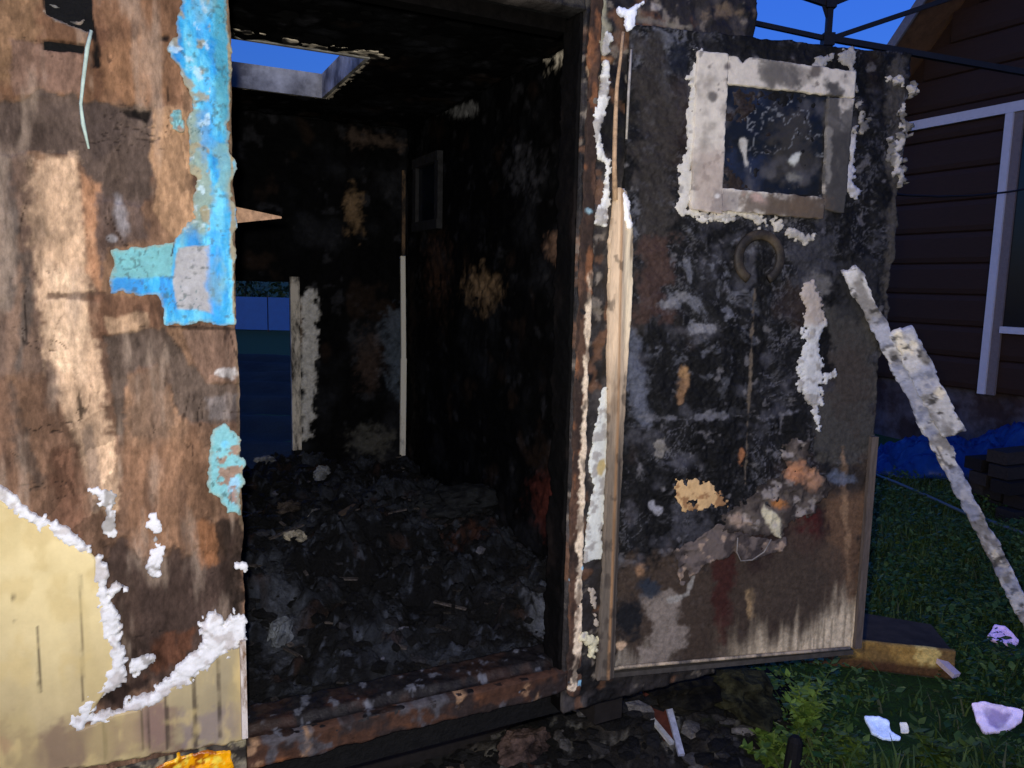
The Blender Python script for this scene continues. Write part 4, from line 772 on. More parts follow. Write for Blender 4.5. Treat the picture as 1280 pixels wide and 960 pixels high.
for i in range(160):   # charred laths and splinters
    a_, b_ = W0 + 0.15 + rg.random() * (W1 - W0 - 0.3), 0.16 + rg.random() * (DEP - 0.4); z_ = FLOOR + float(deb_h(np.array([a_]), np.array([b_]))[0]) + 0.008
    an = rg.random() * 3.14; l = 0.03 + 0.12 * rg.random() ** 2; dd = u * math.cos(an) + w * math.sin(an) + np.array([0, 0, (rg.random() - .5) * 0.6]); t_ = rg.choice([12, 20, 34, 60])
    c0 = cp(a_, b_, z_); mb.beam(c0 - dd * l / 2, c0 + dd * l / 2, 0.008 + 0.012 * rg.random(), 0.005, c=lin((t_, t_ * .92, t_ * .88)) / 0.4)
tag(mb.build('char_fragments', m_ash, cols=True, origin=cp(-0.4, 1.5, FLOOR)), 'loose char fragments and splinters strewn over the debris heap', 'debris', kind='stuff')
def lump(name, px, py, r, sq, c, k, label, cat, seed, group=None):
    q = debp(px, py)
    m_ = mat('lump_%d_%d_%d' % c, tuple(min(235, int(v * 1.15)) for v in c), 0.9, 0.25, 50, 0.8, 90, 0.008, spec=.1, second=tuple(int(v * .75) for v in c)); o = clump(name, q + np.array([0, 0, r * sq[2] * 0.6]), r, sq, seed, m_)
    tag(o, label, cat, group); return o
lump('plaster_lump', 372, 676, 0.042, (1.3, 0.7, 0.6), (186, 176, 156), 1, 'pale cream chunk lying on the debris heap below the far opening', 'rubble', 3)
lump('plaster_lump', 396, 655, 0.05, (1.0, 1, 0.7), (128, 126, 124), 1, 'rounded grey lump just beyond the cream chunk on the debris', 'rubble', 4)
lump('plaster_lump', 404, 600, 0.055, (1.0, .8, 0.9), (120, 122, 126), 1, 'crumpled light grey lump on top of the debris heap near the rear wall', 'rubble', 5)
lump('plaster_lump', 331, 580, 0.045, (1.4, .8, 0.6), (134, 134, 132), 1, 'grey lump on the debris right below the far opening', 'rubble', 6)
lump('plaster_lump', 360, 640, 0.05, (1.2, 1, 0.6), (78, 70, 64), 1, 'dark brown lump beside the rounded grey lump', 'rubble', 7)
lump('plaster_lump', 690, 802, 0.024, (1.4, 1, 0.6), (150, 166, 196), 1, 'small pale bluish scrap by the foot of the doorway jamb', 'scrap', 8)
lump('burnt_bundle', 575, 640, 0.13, (1.5, 1.0, 0.55), (40, 42, 44), 1, 'large smooth dark grey bundle in the middle of the debris', 'bundle', 9)
lump('plaster_lump', 352, 806, 0.045, (1.0, .8, 1.1), (104, 108, 114), 1, 'ash-grey clump close behind the threshold at the plywood side', 'rubble', 12)
m1 = MB(); a, b = debp(545, 596), debp(592, 583); m1.beam(a + np.array([0, 0, .03]), b + np.array([0, 0, .06]), 0.012, 0.01)
tag(m1.build('lath', mat('scorched_lath', (120, 100, 78), 0.8, 0.3)), 'thin tan stick lying on the dark debris before the rear wall', 'stick')
m1 = MB(); a, b = debp(420, 650), debp(445, 640); m1.beam(a + np.array([0, 0, .01]), b + np.array([0, 0, .03]), 0.03, 0.012)
tag(m1.build('wood_chip', mat('scorched_chip', (112, 96, 80), 0.8, 0.3)), 'brownish flat chip of wood next to the rounded grey lump', 'wood')

# ================================================================== GROUND DEBRIS IN FRONT
mc = gpt(800, 925)
def mound(x, y):
    x, y = np.asarray(x, float), np.asarray(y, float)
    e = np.exp(-((x - mc[0]) / 0.55) ** 2 - ((y - mc[1] - 0.05) / 0.30) ** 2)
    return gheight(x, y) + 0.004 - 0.05 * (1 - e) + 0.14 * e + (fbm(x + 9, y + 9, 7, 5, 841, gain=.62) - 0.5) * 0.22 * e
def gm(x, y): return float(mound(np.array([x]), np.array([y]))[0])
MPl = Plane((mc[0], mc[1], 0), (1, 0, 0), (0, 0, 1), (0, 1, 0))
def f_mound(g):
    p = Paint(g, (24, 22, 20), 0.5); p.noise((60, 56, 50), 9, 0.5, 0.68, 0.7, 842); p.noise((9, 9, 9), 6, 0.46, 0.6, 0.9, 844); p.noise((100, 98, 92), 28, 0.62, 0.74, 0.6, 846); p.noise((52, 30, 22), 8, 0.6, 0.72, 0.7, 848); p.put(sstep(0.25, 0.6, g.U + (p.n1) * .6), (46, 50, 28), 0.7)
    return None, mound(g.U + mc[0], g.V + mc[1]), p.c
tag(sheet('charred_mound', MPl, -1.15, 1.15, -0.65, 0.65, 0.012, f_mound, m_ash, None, 0.02, origin=mc), 'low heap of charred earth and ash under the open door', 'debris', kind='stuff')
mb = MB(); rg = np.random.default_rng(15)
for i in range(1500):
    x = 330 + rg.random() * 660; y = 862 + rg.random() * 160
    q = gpt(x, y); 
    if (q - Rj) @ w > 0.9: continue
    s_ = 0.006 + 0.028 * rg.random() ** 3; tone = rg.choice([12, 18, 28, 44, 70, 100], p=[.26, .25, .22, .16, .08, .03])
    q[2] = max(q[2], gm(q[0], q[1])); rock(mb, q + np.array([0, 0, s_ * 0.2]), s_, i, (1 + rg.random(), 1, 0.6), lin((tone, tone * .97, tone * .94)) / 0.7)
for i in range(90):
    x = 340 + rg.random() * 600; y = 868 + rg.random() * 140; q = gpt(x, y, 0.012); an = rg.random() * 3.14; l = 0.04 + 0.1 * rg.random(); dd = np.array([math.cos(an), math.sin(an), (rg.random() - .5) * .3]); t_ = rg.choice([14, 24, 44, 80])
    mb.beam(q - dd * l / 2, q + dd * l / 2, 0.012, 0.006, c=lin((t_, t_ * .85, t_ * .75)) / 0.5)
tag(mb.build('charred_rubble', m_ash, cols=True, origin=gpt(650, 900)), 'charred fragments strewn on the ground below the threshold', 'rubble', kind='stuff')
def gl(name, px, py, r, sq, c, label, cat, seed, up=0.0, sub=2, group=None):
    q = gpt(px, py); q[2] = max(q[2], gm(q[0], q[1])); o = clump(name, q + np.array([0, 0, r * sq[2] * 0.25 + up]), r, sq, seed, mat('lump_%d_%d_%d' % c, tuple(int(v * .85) for v in c), 0.95, 0.4, 40, 0.8, 80, 0.01, spec=.1, second=tuple(int(v * .4) for v in c)), 0.6)
    return tag(o, label, cat, group)
gl('ash_clump', 735, 925, 0.075, (1.0, .8, 0.8), (110, 108, 104), 'pale grey ash clump on the ground below the door hinge side', 'rubble', 21)
gl('ash_clump', 655, 950, 0.07, (1.1, .8, 0.7), (112, 92, 84), 'pinkish brown clump on the ground below the threshold', 'rubble', 22)
gl('turf_clod', 905, 905, 0.16, (1.2, .9, 0.5), (74, 74, 52), 'mossy brown-green clod of turf under the open door', 'turf', 23)
gl('turf_clod', 850, 915, 0.12, (1.3, .9, 0.45), (44, 42, 34), 'dark scorched clod of earth under the open door', 'turf', 24)
gl('plastic_bag', 945, 868, 0.12, (1.6, .9, 0.5), (18, 26, 44), 'dark blue plastic bag lying under the open door', 'bag', 25)
gl('ash_clump', 893, 885, 0.035, (1.0, .8, 0.8), (140, 142, 146), 'small light grey scrap beside the dark blue bag', 'scrap', 26)
def slat(name, pts, wd, c, label, up=0.03, sec=None):
    m1 = MB(); P = [gpt(*pts[0], up), gpt(*pts[1], up + 0.01)]
    for q in P: q[2] = max(q[2], gm(q[0], q[1]) + up)
    m1.beam(P[0], P[1], wd, 0.012)
    tag(m1.build(name, mat('slat_%d_%d_%d' % c, c, 0.7, 0.35, 50, second=sec)), label, 'slat')
slat('broken_slat', ((764, 902), (838, 968)), 0.016, (178, 178, 174), 'thin broken white slat lying on the scorched ground', 0.05)
slat('broken_slat', ((800, 908), (838, 960)), 0.055, (84, 44, 34), 'reddish brown slat beside the thin white one on the ground', 0.03)
slat('broken_slat', ((822, 918), (850, 975)), 0.02, (164, 168, 184), 'short pale lilac slat lying against the reddish brown one', 0.045)
slat('broken_slat', ((775, 872), (812, 905)), 0.016, (84, 82, 76), 'grey charred slat lying near the foot of the open door', 0.03)

# ================================================================== YARD TO THE RIGHT
# leaning lath with a stub of board still nailed on
tp = D.hitp(1062, 336, 0.035); bt_px = (1371, 936); bt = gpt(*bt_px); bt = gpt(1374, 938)
ld = (bt - tp) / np.linalg.norm(bt - tp); ln = -np.cross(ld, np.cross(ld, CAM - tp)); ln /= np.linalg.norm(ln)
lroot = empty('leaning_lath', bt); tag(lroot, 'long chipped white lath leaning on the edge of the open door', 'lath')
ls = np.cross(ln, ld); ls /= np.linalg.norm(ls)
LP = Plane(tp, ld, ln, ls)
LL = np.linalg.norm(bt - tp)
def f_lath(wid, s0_, s1_, seed, ofs):
    def fn(g):
        e = np.minimum(wid / 2 - np.abs(g.V - ofs), np.minimum(g.U - s0_, s1_ - g.U)) + (fbm(g.U, g.V, 30, 5, seed, gain=.65) - 0.5) * 0.024
        p = Paint(g, (158, 156, 154), 0.5); p.noise((84, 80, 76), 26, 0.46, 0.62, 0.8, seed + 2, .5, 1); p.noise((190, 180, 158), 34, 0.58, 0.7, 0.8, seed + 4, .5, 1); p.noise((36, 34, 32), 50, 0.62, 0.70, 0.85, seed + 6); p.put(sstep(.012, .003, np.abs(fbm(g.U, g.V, 40, 3, seed + 5, .12, 1) - .5)), (60, 56, 52), .8, -.002); p.noise((120, 124, 140), 10, .55, .65, .7, seed + 8)
        return e, 0.006 + (fbm(g.U, g.V, 34, 4, seed + 9) - 0.5) * 0.010, p.c
    return fn
sheet('white_lath', LP, -0.01, LL - 0.02, -0.035, 0.035, 0.005, f_lath(0.044, 0, LL - 0.03, 600, 0.0), m_paint, lroot, 0.02)
sgn = 1 if (project((tp + ls)[None])[0][0] > project(tp[None])[0][0]) else -1
s0_ = np.linalg.norm(D.hitp(1110, 420, 0.035) - tp)
sheet('board_stub', Plane(tp + ln * 0.004, ld, ln, ls), s0_ - 0.03, s0_ + 0.42, sgn * 0.05 - 0.05, sgn * 0.05 + 0.05, 0.005, f_lath(0.062, s0_, s0_ + 0.37, 640, sgn * 0.046), m_paint, lroot, 0.018)

# shards of insulation on the grass
SH = []
def shard(poly, base, tilt, th, c, seed, label, sec):
    q = gpt(*base, 0.07); SH.append(q); nv = np.array([-q[0], -q[1], 0.0]); nv /= np.linalg.norm(nv); nv = nv * math.cos(R_(tilt)) + np.array([0, 0, 1]) * math.sin(R_(tilt)); uu = np.cross((0, 0, 1), nv); uu /= np.linalg.norm(uu); PL = Plane(q, uu, nv, np.cross(nv, uu))
    def fn(g):
        mk = psd(g.X, g.Y, poly) + (fbm(g.U, g.V, 40, 4, seed) - .5) * 3 + 1.5; p = Paint(g, c, 0.36); p.poly([(a * .62 + base[0] * .38, b * .62 + np.mean([t[1] for t in poly]) * .38) for a, b in poly], sec, 3, 5, 0.8, -0.006); p.noise(tuple(int(v * .8) for v in c), 30, .5, .7, .6, seed + 2)
        return mk, (fbm(g.U, g.V, 22, 4, seed + 4) - .5) * 0.016 + p.h, p.c
    o = sheet_px('foam_shard', PL, [poly], fn, m_foam, None, 0.004, th, pad=6); tag(o, label, 'shard', 'broken shards lying in the grass')
shard([(1236, 796), (1244, 782), (1256, 784), (1272, 800), (1266, 806)], (1252, 806), 50, .02, (206, 178, 206), 31, 'lilac wedge-shaped shard in the grass beneath the leaning lath', (190, 160, 190))
shard([(1216, 880), (1230, 878), (1278, 888), (1276, 900), (1258, 912), (1230, 914), (1222, 900)], (1246, 915), 40, .03, (206, 190, 208), 32, 'large lilac and cream shard with a darker face in the grass', (112, 96, 130))
shard([(1082, 896), (1098, 896), (1110, 902), (1112, 914), (1124, 922), (1104, 922), (1090, 914)], (1104, 924), 55, .015, (184, 200, 222), 33, 'ragged bluish white shard in the grass by the weed', (170, 188, 214))
shard([(1126, 904), (1132, 904), (1135, 914), (1128, 914)], (1130, 915), 50, .01, (206, 206, 196), 34, 'tiny white crumb beside the bluish white shard', (190, 190, 180))
m1 = MB(); a, b = gpt(1158, 842, 0.10), gpt(1194, 862, 0.06); m1.beam(a, b, 0.035, 0.02); tag(m1.build('foam_shard', mat('shard_stick', (232, 214, 218), 0.8, 0.15)), 'straight pinkish white strip lying against the yellow-sided block', 'shard', 'broken shards lying in the grass')
# block with a yellow side lying in the grass behind the door's foot
qa, qb = gpt(1062, 838), gpt(1190, 852); dd = qb - qa; dd[2] = 0; L_ = np.linalg.norm(dd); dd /= L_; nn = np.array([-dd[1], dd[0], 0])
blk = empty('timber_block', (qa + qb) / 2); tag(blk, 'weathered timber block with a dirty yellow side lying in the grass', 'timber')
dd0, nn0 = dd.copy(), nn.copy(); m1 = MB(); p0, p1 = qa - dd * 0.3, qb; h_ = 0.115; dp = 0.40
m1.hexa([p0 + nn * .01, p1 + nn * .01, p1 + nn * dp * .7, p0 + nn * dp] + [q + np.array([0, 0, h_]) for q in (p0, p1, p1 + nn * dp * .7, p0 + nn * dp)]); m1.build('slab', mat('grey_slab', (74, 64, 50), 0.85, 0.4, 16, 0.5, 60), blk)
YP = Plane(p0 + nn * 0.008, dd, -nn)
def f_yel(g):
    p = Paint(g, (132, 104, 52), 0.5); p.noise((76, 58, 34), 9, 0.46, 0.7, 0.7, 700, 1.5, .5); p.noise((186, 164, 96), 18, 0.6, 0.7, 0.7, 702); p.put(sstep(0.055, 0.03, g.V - p0[2]), (60, 36, 24), 0.85)
    return None, (fbm(g.U, g.V, 20, 4, 704) - .5) * 0.016 + 0.016, p.c
sheet('yellow_side', YP, 0.0, L_ + 0.3, p0[2], p0[2] + h_ + 0.002, 0.008, f_yel, m_rust, blk, 0.02)

# blue tarpaulin over a low heap at the house foot, dark lumber stack beside it
ta, tb = ground(1090, 590), ground(1262, 560)
def tarp():
    nx, ny = 90, 40; V_, C_ = [], []
    A, B = np.array([2.75, 6.35, 0]), np.array([4.55, 5.9, 0]); d = B - A; L = np.linalg.norm(d); d /= L; n = np.array([-d[1], d[0], 0])
    for i in range(nx):
        for j in range(ny):
            s_, t_ = i / (nx - 1), j / (ny - 1); prof = math.sin(math.pi * min(1, t_ * 1.05)) ** 0.6 if t_ < 0.95 else 0
            hgt = (0.06 + 0.46 * s_ ** 1.1) * prof
            n_ = float(fbm(np.array([s_ * 2.0]), np.array([t_]), 5, 4, 720)[0]) - 0.5; n2 = abs(float(fbm(np.array([s_ * 2]), np.array([t_]), 9, 3, 724)[0]) - .5)
            V_.append(A + d * (s_ * L + n_ * 0.1) + n * (t_ * 0.9 + n_ * 0.1) + np.array([0, 0, max(0.0, hgt + (n_ * 0.3 - n2 * 0.4) * prof) + 0.03]))
    f = [[i * ny + j, (i + 1) * ny + j, (i + 1) * ny + j + 1, i * ny + j + 1] for i in range(nx - 1) for j in range(ny - 1)]
    o = mesh('tarpaulin', V_, f, mat('blue_tarp', (16, 60, 120), 0.45, 0.15, 20, 0.3, 40, spec=0.4), smooth=True); so = o.modifiers.new('t', 'SOLIDIFY'); so.thickness = 0.004
    tag(o, 'crumpled blue tarpaulin draped over a heap at the foot of the brown house', 'tarpaulin')
tarp()
rg = np.random.default_rng(44)
base = np.array([4.15, 5.35, 0.0]); dq = np.array([math.cos(R_(20)), math.sin(R_(20)), 0]); nq = np.array([-dq[1], dq[0], 0])
tones = ['charcoal', 'dark brown', 'blackish', 'grey-brown']
lvl = ['bottom', 'second', 'third', 'fourth', 'top']
k = 0
for lv in range(5):
    for r_ in range(3 - lv // 2):
        c0 = base + nq * (r_ * 0.17 + lv * 0.05) + dq * (rg.random() - .5) * 0.15 + np.array([0, 0, 0.05 + lv * 0.095]); an = (rg.random() - .5) * 0.14; d_ = dq * math.cos(an) + nq * math.sin(an)
        m1 = MB(); m1.beam(c0 - d_ * 0.75, c0 + d_ * 0.75, 0.14, 0.085); t_ = int(rg.integers(26, 52)); tag(m1.build('lumber', mat('lumber_%d' % t_, (t_, int(t_ * .94), int(t_ * .86)), 0.85, 0.4, 20, 0.4, 60, stretch=(.5, 3, 3))), 'dark weathered beam in the lumber stack before the blue tarpaulin', 'beam', 'beams of the dark lumber stack'); k += 1
# grey hose through the grass
m1 = MB(); m1.tube([gpt(x, y, 0.09) for x, y in ((1085, 600), (1120, 615), (1165, 638), (1205, 655), (1240, 668), (1290, 690), (1340, 700))], 0.011, 8); tag(m1.build('hose', mat('grey_hose', (86, 104, 112), 0.5, 0.15), smooth=True), 'thin grey hose snaking through the dark grass', 'hose')

# ================================================================== BROWN HOUSE
hw = np.array([-0.446, 0.895, 0]); ho = np.array([4.08, 8.0, 0]); HP = Plane(ho, -hw, np.array([-0.895, -0.446, 0]))
house = empty('brown_house', ho + HP.U * 0.5 - HP.N * 1.5); tag(house, 'dark brown sided house with white trims behind the yard', 'house')
def hu(x, y): return HP.hit(x, y)
UA = hu(1098, 120)[0]; UBq = 4.5
TZ = hu(1205, 148)[1]; FZ = hu(1180, 482)[1]
m_side = mat('brown_siding', (54, 37, 24), 0.6, 0.18, 14, 0.15, 60, stretch=(1, 1, 6))
m1 = MB(); e0 = HP.hit(1103, 64, 0.48); e1 = HP.hit(1145, 0, 0.48); e0 = (e0[0], e0[1] - 0.12); e1 = (e1[0], e1[1] - 0.12); slope = (e1[1] - e0[1]) / (e1[0] - e0[0])
apex = UA + 2.2; az = e0[1] + slope * (apex - e0[0])
gable = [(UA, FZ - 0.0), (UBq, FZ - 0.0), (UBq, e0[1]), (apex, az), (UA, e0[1] + slope * (UA - e0[0]))]
fr = [HP.pt(a, b, -0.03) for a, b in gable]; bk = [HP.pt(a, b, -4.0) for a, b in gable]; nG = 5
m1.add(fr + bk, [list(range(nG))[::-1], [nG + i for i in range(nG)]] + [[i, (i + 1) % nG, nG + (i + 1) % nG, nG + i] for i in range(nG)]); hwall = m1.build('wall', m_side, house)
prof = [(0.0, 0.010), (0.008, 0.022), (0.04, 0.03), (0.17, 0.03), (0.20, 0.022), (0.2075, 0.010)]
pitch = 0.30; v_ = FZ; 
while v_ < az:
    top = v_ + pitch; u_s, u_e = UA, UBq
    if top > e0[1]:
        u_s = max(UA, e0[0] + (top - e0[1]) / slope); u_e = min(UBq, 2 * apex - u_s)
    if u_e - u_s > 0.1:
        m1 = MB(); P = [(v_ + a * pitch / 0.21, h) for a, h in prof]; n = len(P)
        m1.add([HP.pt(u_s, a, h) for a, h in P] + [HP.pt(u_e, a, h) for a, h in P], [[i, i + n, i + 1 + n, i + 1] for i in range(n - 1)] + [list(range(n)), [2 * n - 1 - i for i in range(n)]]); m1.build('siding_board', m_side, hwall)
    v_ = top
m1 = MB(); ibox(m1, HP, UA + 0.05, UBq, -0.1, FZ - 0.004, -0.6, -0.05); m1.build('foundation', mat('grey_plinth', (88, 84, 86), 0.85, 0.4, 9, 0.4, 30, second=(58, 46, 42)), house)
m_white = mat('white_trim', (206, 208, 212), 0.5, 0.06, 20, 0.05)
m1 = MB(); ibox(m1, HP, UA, UBq, TZ - 0.04, TZ + 0.05, 0.034, 0.075); m1.build('trim_board', m_white, house)
VU = hu(1252, 300)[0]; m1 = MB(); ibox(m1, HP, VU - 0.035, VU + 0.035, FZ - 0.02, TZ - 0.043, 0.034, 0.08); m1.build('trim_board', m_white, house)
m1 = MB(); ibox(m1, HP, VU + 0.038, VU + 0.115, FZ - 0.02, TZ - 0.043, 0.033, 0.06); m1.build('casing_board', mat('taupe_casing', (120, 112, 108), 0.7, 0.15), house)
m1 = MB(); ibox(m1, HP, VU + 0.12, VU + 1.0, FZ + 0.62, TZ - 0.05, 0.033, 0.042); wd = m1.build('window', mat('dark_window_glass', (10, 14, 22), 0.2, 0.2, 6, 0.0, spec=0.7), house)
m1 = MB(); ibox(m1, HP, VU + 0.12, VU + 1.0, FZ + 0.56, FZ + 0.62, 0.033, 0.09); m1.build('sill', m_white, wd)
# roof slab, with its underside and verge board
m1 = MB()
def rpt(uu, off, h): return HP.pt(uu, e0[1] + slope * (uu - e0[0]) + off, h)
ue = UA - 0.10
m1.hexa([rpt(ue, 0.02, 0.45), rpt(apex, 0.02, 0.45), rpt(apex, 0.02, -4), rpt(ue, 0.02, -4), rpt(ue, 0.10, 0.45), rpt(apex, 0.10, 0.45), rpt(apex, 0.10, -4), rpt(ue, 0.10, -4)])
hroof = m1.build('roof', mat('roof_soffit', (110, 84, 60), 0.8, 0.3, 12), house)
m1 = MB(); m1.hexa([rpt(ue, -0.02, 0.455), rpt(apex, -0.02, 0.455), rpt(apex, -0.02, 0.48), rpt(ue, -0.02, 0.48), rpt(ue, 0.12, 0.455), rpt(apex, 0.12, 0.455), rpt(apex, 0.12, 0.48), rpt(ue, 0.12, 0.48)]); m1.build('verge_board', mat('grey_verge', (120, 122, 126), 0.6, 0.2), hroof)

# ================================================================== FOLDING GAZEBO FRAME between cabin and house
gzb = empty('gazebo_frame', gpt(1030, 716)); tag(gzb, 'black steel frame of a folding gazebo standing between cabin and house', 'gazebo frame')
GP = Plane(np.array([ground(1030, 716)[0], ground(1030, 716)[1], 0]), (1, 0, 0), (0, -1, 0))
m_blk = mat('black_steel', (24, 24, 26), 0.5, 0.2)
zj = GP.hit(1036, 50)[1]; zk = GP.hit(1036, 8)[1]; UX = GP.hit(1036, 30)[0]
m1 = MB(); m1.beam(GP.pt(UX, gz(GP.O[0], GP.O[1]) - 0.02), GP.pt(UX, zj + 0.62), 0.028, 0.028, up=(0, 1, 0)); m1.build('post', m_blk, gzb)
m1 = MB(); m1.beam(GP.pt(UX, zj - 0.03), GP.pt(UX, zj + 0.03), 0.055, 0.055, up=(0, 1, 0)); m1.build('slider', m_blk, gzb)
m1 = MB(); m1.beam(GP.pt(UX, zk - 0.01), GP.pt(UX, zk + 0.04), 0.05, 0.05, up=(0, 1, 0)); m1.build('bracket', m_blk, gzb)
def bar(pa, pb, r_=0.011, dy=0.0):
    m1 = MB(); a = GP.hitp(*pa); b = GP.hitp(*pb); b = b + np.array([0, dy, 0]); m1.beam(a, b, r_ * 2, r_ * 2, up=(0, 1, 0)); m1.build('strut', m_blk, gzb)
bar((1036, 49), (925, 25)); bar((1036, 49), (1300, -40)); bar((1036, 48), (1300, 94), 0.014); bar((1036, 6), (940, -26), 0.013); bar((1036, 6), (1110, -24), 0.013); bar((1028, 0), (1036, 26), 0.008)
# thin cable from the house to the cabin's far side
m1 = MB(); pa, pb = np.array(CAM + ray(1100, 241) * 4.2), np.array(CAM + ray(1330, 226) * 4.6)
m1.tube([pa + (pb - pa) * t_ + np.array([0, 0, -0.05 * 4 * t_ * (1 - t_)]) for t_ in np.linspace(-0.8, 1.6, 14)], 0.006, 6); tag(m1.build('cable', m_blk, smooth=True), 'thin black cable stretched across the brown house wall', 'cable')

# ================================================================== YARD SEEN THROUGH THE FAR OPENING
fence = empty('blue_fence', (-9, 22, 0)); tag(fence, 'blue metal fence across the garden seen through the far opening', 'fence')
m_bf = mat('blue_fence_sheet', (16, 96, 160), 0.5, 0.1, 6, 0.0)
for i in range(9):
    x = -13 + i * 1.0; m1 = MB(); m1.beam((x, 22, 0.06), (x + 0.98, 22, 0.06), 0.02, 0.0201); 
    m1 = MB(); m1.hexa([(x, 22, 0.05), (x + .97, 22, 0.05), (x + .97, 22.03, 0.05), (x, 22.03, 0.05), (x, 22, 0.98), (x + .97, 22, 0.98), (x + .97, 22.03, 0.98), (x, 22.03, 0.98)]); m1.build('fence_sheet', m_bf, fence)
    m1 = MB(); m1.beam((x - 0.015, 22.06, -0.05), (x - 0.015, 22.06, 1.02), 0.05, 0.05, up=(0, 1, 0)); m1.build('post', m_blk, fence)
m_dark_ground = mat('dark_ground', (38, 44, 34), 0.9, 0.4, 3, 0.8, 20, 0.05)  # darker, ridged patch of ground behind the cabin
x_, y_ = np.meshgrid(np.linspace(-8.5, -1.2, 60), np.linspace(6.0, 14.2, 60), indexing='ij'); zz = 0.07 + 0.05 * np.sin(y_ * 5) + (fbm(x_, y_, 2, 4, 800) - .5) * 0.08
ib = np.arange(3600).reshape(60, 60); bf = np.stack([ib[:-1, :-1], ib[1:, :-1], ib[1:, 1:], ib[:-1, 1:]], -1).reshape(-1, 4)
tag(mesh('dark_ground_patch', np.stack([x_.ravel(), y_.ravel(), zz.ravel()], -1), bf, m_dark_ground, smooth=True), kind='structure')
def hedge(name, c, sx, sy, sz, n, seed, m_, label, cat):
    rg = np.random.default_rng(seed); V_, F_ = [], []
    for i in range(n):
        p = rg.normal(size=3); p /= np.linalg.norm(p); p *= rg.random() ** 0.33; q = np.array(c) + p * np.array([sx, sy, sz]) + np.array([0, 0, sz]); s_ = 0.05 + 0.07 * rg.random(); a = rg.normal(size=3); a /= np.linalg.norm(a); b = np.cross(a, rg.normal(size=3)); b /= np.linalg.norm(b)
        n0 = len(V_); V_ += [q - a * s_, q + b * s_ * .5, q + a * s_, q - b * s_ * .5]; F_.append([n0, n0 + 1, n0 + 2, n0 + 3])
    root = empty(name, c); tag(root, label, cat); mesh('crown', V_, F_, m_, root)
    for kx in (-.4, 0, .4):
        m1 = MB(); m1.tube([np.array(c) + (kx * sx, 0, -.02), np.array(c) + (kx * sx * 1.2, 0, sz * 1.2)], [0.05, 0.02], 6); m1.build('trunk', mat('bark', (50, 42, 36)), root)
m_leafd = mat('dark_leaf', (44, 66, 34), 0.6, 0.4, 5, 0)
hedge('hedge', (-10.5, 24.5, 0), 4.5, 1.2, 1.7, 5000, 3, m_leafd, 'dark leafy hedge rising behind the blue fence', 'hedge')

# ================================================================== GRASS AND WEEDS
def inside_cab(x, y):
    q = np.stack([x, y, np.zeros_like(x)], -1) - Rj; a, b = q @ u, q @ w
    return (a > W0 - 0.05) & (a < W1 + 0.04) & (b > -0.02) & (b < DEP + 0.05)
def on_block(x, y):
    q = np.stack([x, y, np.zeros_like(x)], -1) - p0; a, b = q @ dd0, q @ nn0; sh = np.zeros(x.shape, bool)
    for c in SH:
        k_ = np.linalg.norm(c[:2]); r_ = (x * c[0] + y * c[1]) / k_ - k_; t_ = (x * c[1] - y * c[0]) / k_; sh |= (np.abs(t_) < 0.10) & (r_ > -0.13) & (r_ < 0.10)
    return sh | (a > -0.02) & (a < L_ + 0.34) & (b > -0.12) & (b < dp)
def grass(name, n, xr, yr, hmin, hmax, seed, m_, wid=0.004, near_pow=1.0):
    rg = np.random.default_rng(seed); x = xr[0] + rg.random(n) * (xr[1] - xr[0]); y = yr[0] + rg.random(n) ** near_pow * (yr[1] - yr[0])
    q = np.stack([x, y, np.zeros(n)], -1) - Rj; a, b = q @ u, q @ w
    dist = np.hypot(x - cp(-0.1, 0.2, 0)[0], y - cp(-0.1, 0.2, 0)[1]); nz = fbm(x + 50, y + 50, 2.2, 3, 901)
    keep = (~inside_cab(x, y)) & (~on_block(x, y)) & (dist + (nz - .5) * 0.5 > 0.95) & (nz + rg.random(n) * 0.25 > 0.42); x, y, nz = x[keep], y[keep], nz[keep]; n = len(x)
    z = gheight(x, y) * np.exp(-((x - 1) / 7) ** 4 - ((y - 6) / 8) ** 4); an = rg.random(n) * 6.28; h = (hmin + (hmax - hmin) * rg.random(n) ** 1.5) * (0.5 + nz); ww = wid * (0.6 + rg.random(n)); le = (0.3 + 0.9 * rg.random(n)) * h
    dx, dy = np.cos(an), np.sin(an); px, py = -dy * ww, dx * ww; B = np.stack([x, y, z - 0.005], -1)
    mid = B + np.stack([dx * le * 0.35, dy * le * 0.35, h * 0.6], -1); tip = B + np.stack([dx * le, dy * le, h], -1); pw = np.stack([px, py, np.zeros(n)], -1)
    V_ = np.stack([B - pw, B + pw, mid + pw * .8, mid - pw * .8, tip], 1).reshape(-1, 3); i5 = np.arange(n)[:, None] * 5
    f = [list(t) for t in (i5 + np.array([0, 1, 2, 3])).tolist()] + [list(t) for t in (i5 + np.array([3, 2, 4])).tolist()]
    g1, g2, g3 = np.array([.03, .075, .012]), np.array([.10, .15, .03]), np.array([.10, .11, .04]); tt = rg.random((n, 1)); c = g1 * (1 - tt) + g2 * tt; dry = rg.random(n) < .07; c[dry] = g3
    return mesh(name, V_, f, m_, None, False, np.repeat(c, 5, 0), origin=(2.5, 4, 0))
m_grass = mat('grass_blade', None, 0.55, 0.2, 10, 0, spec=0.3)
tag(grass('grass', 52000, (0.3, 5.2), (1.9, 7.2), 0.025, 0.11, 900, m_grass, 0.0035), 'uncut dark green grass of the yard', 'grass', kind='stuff')
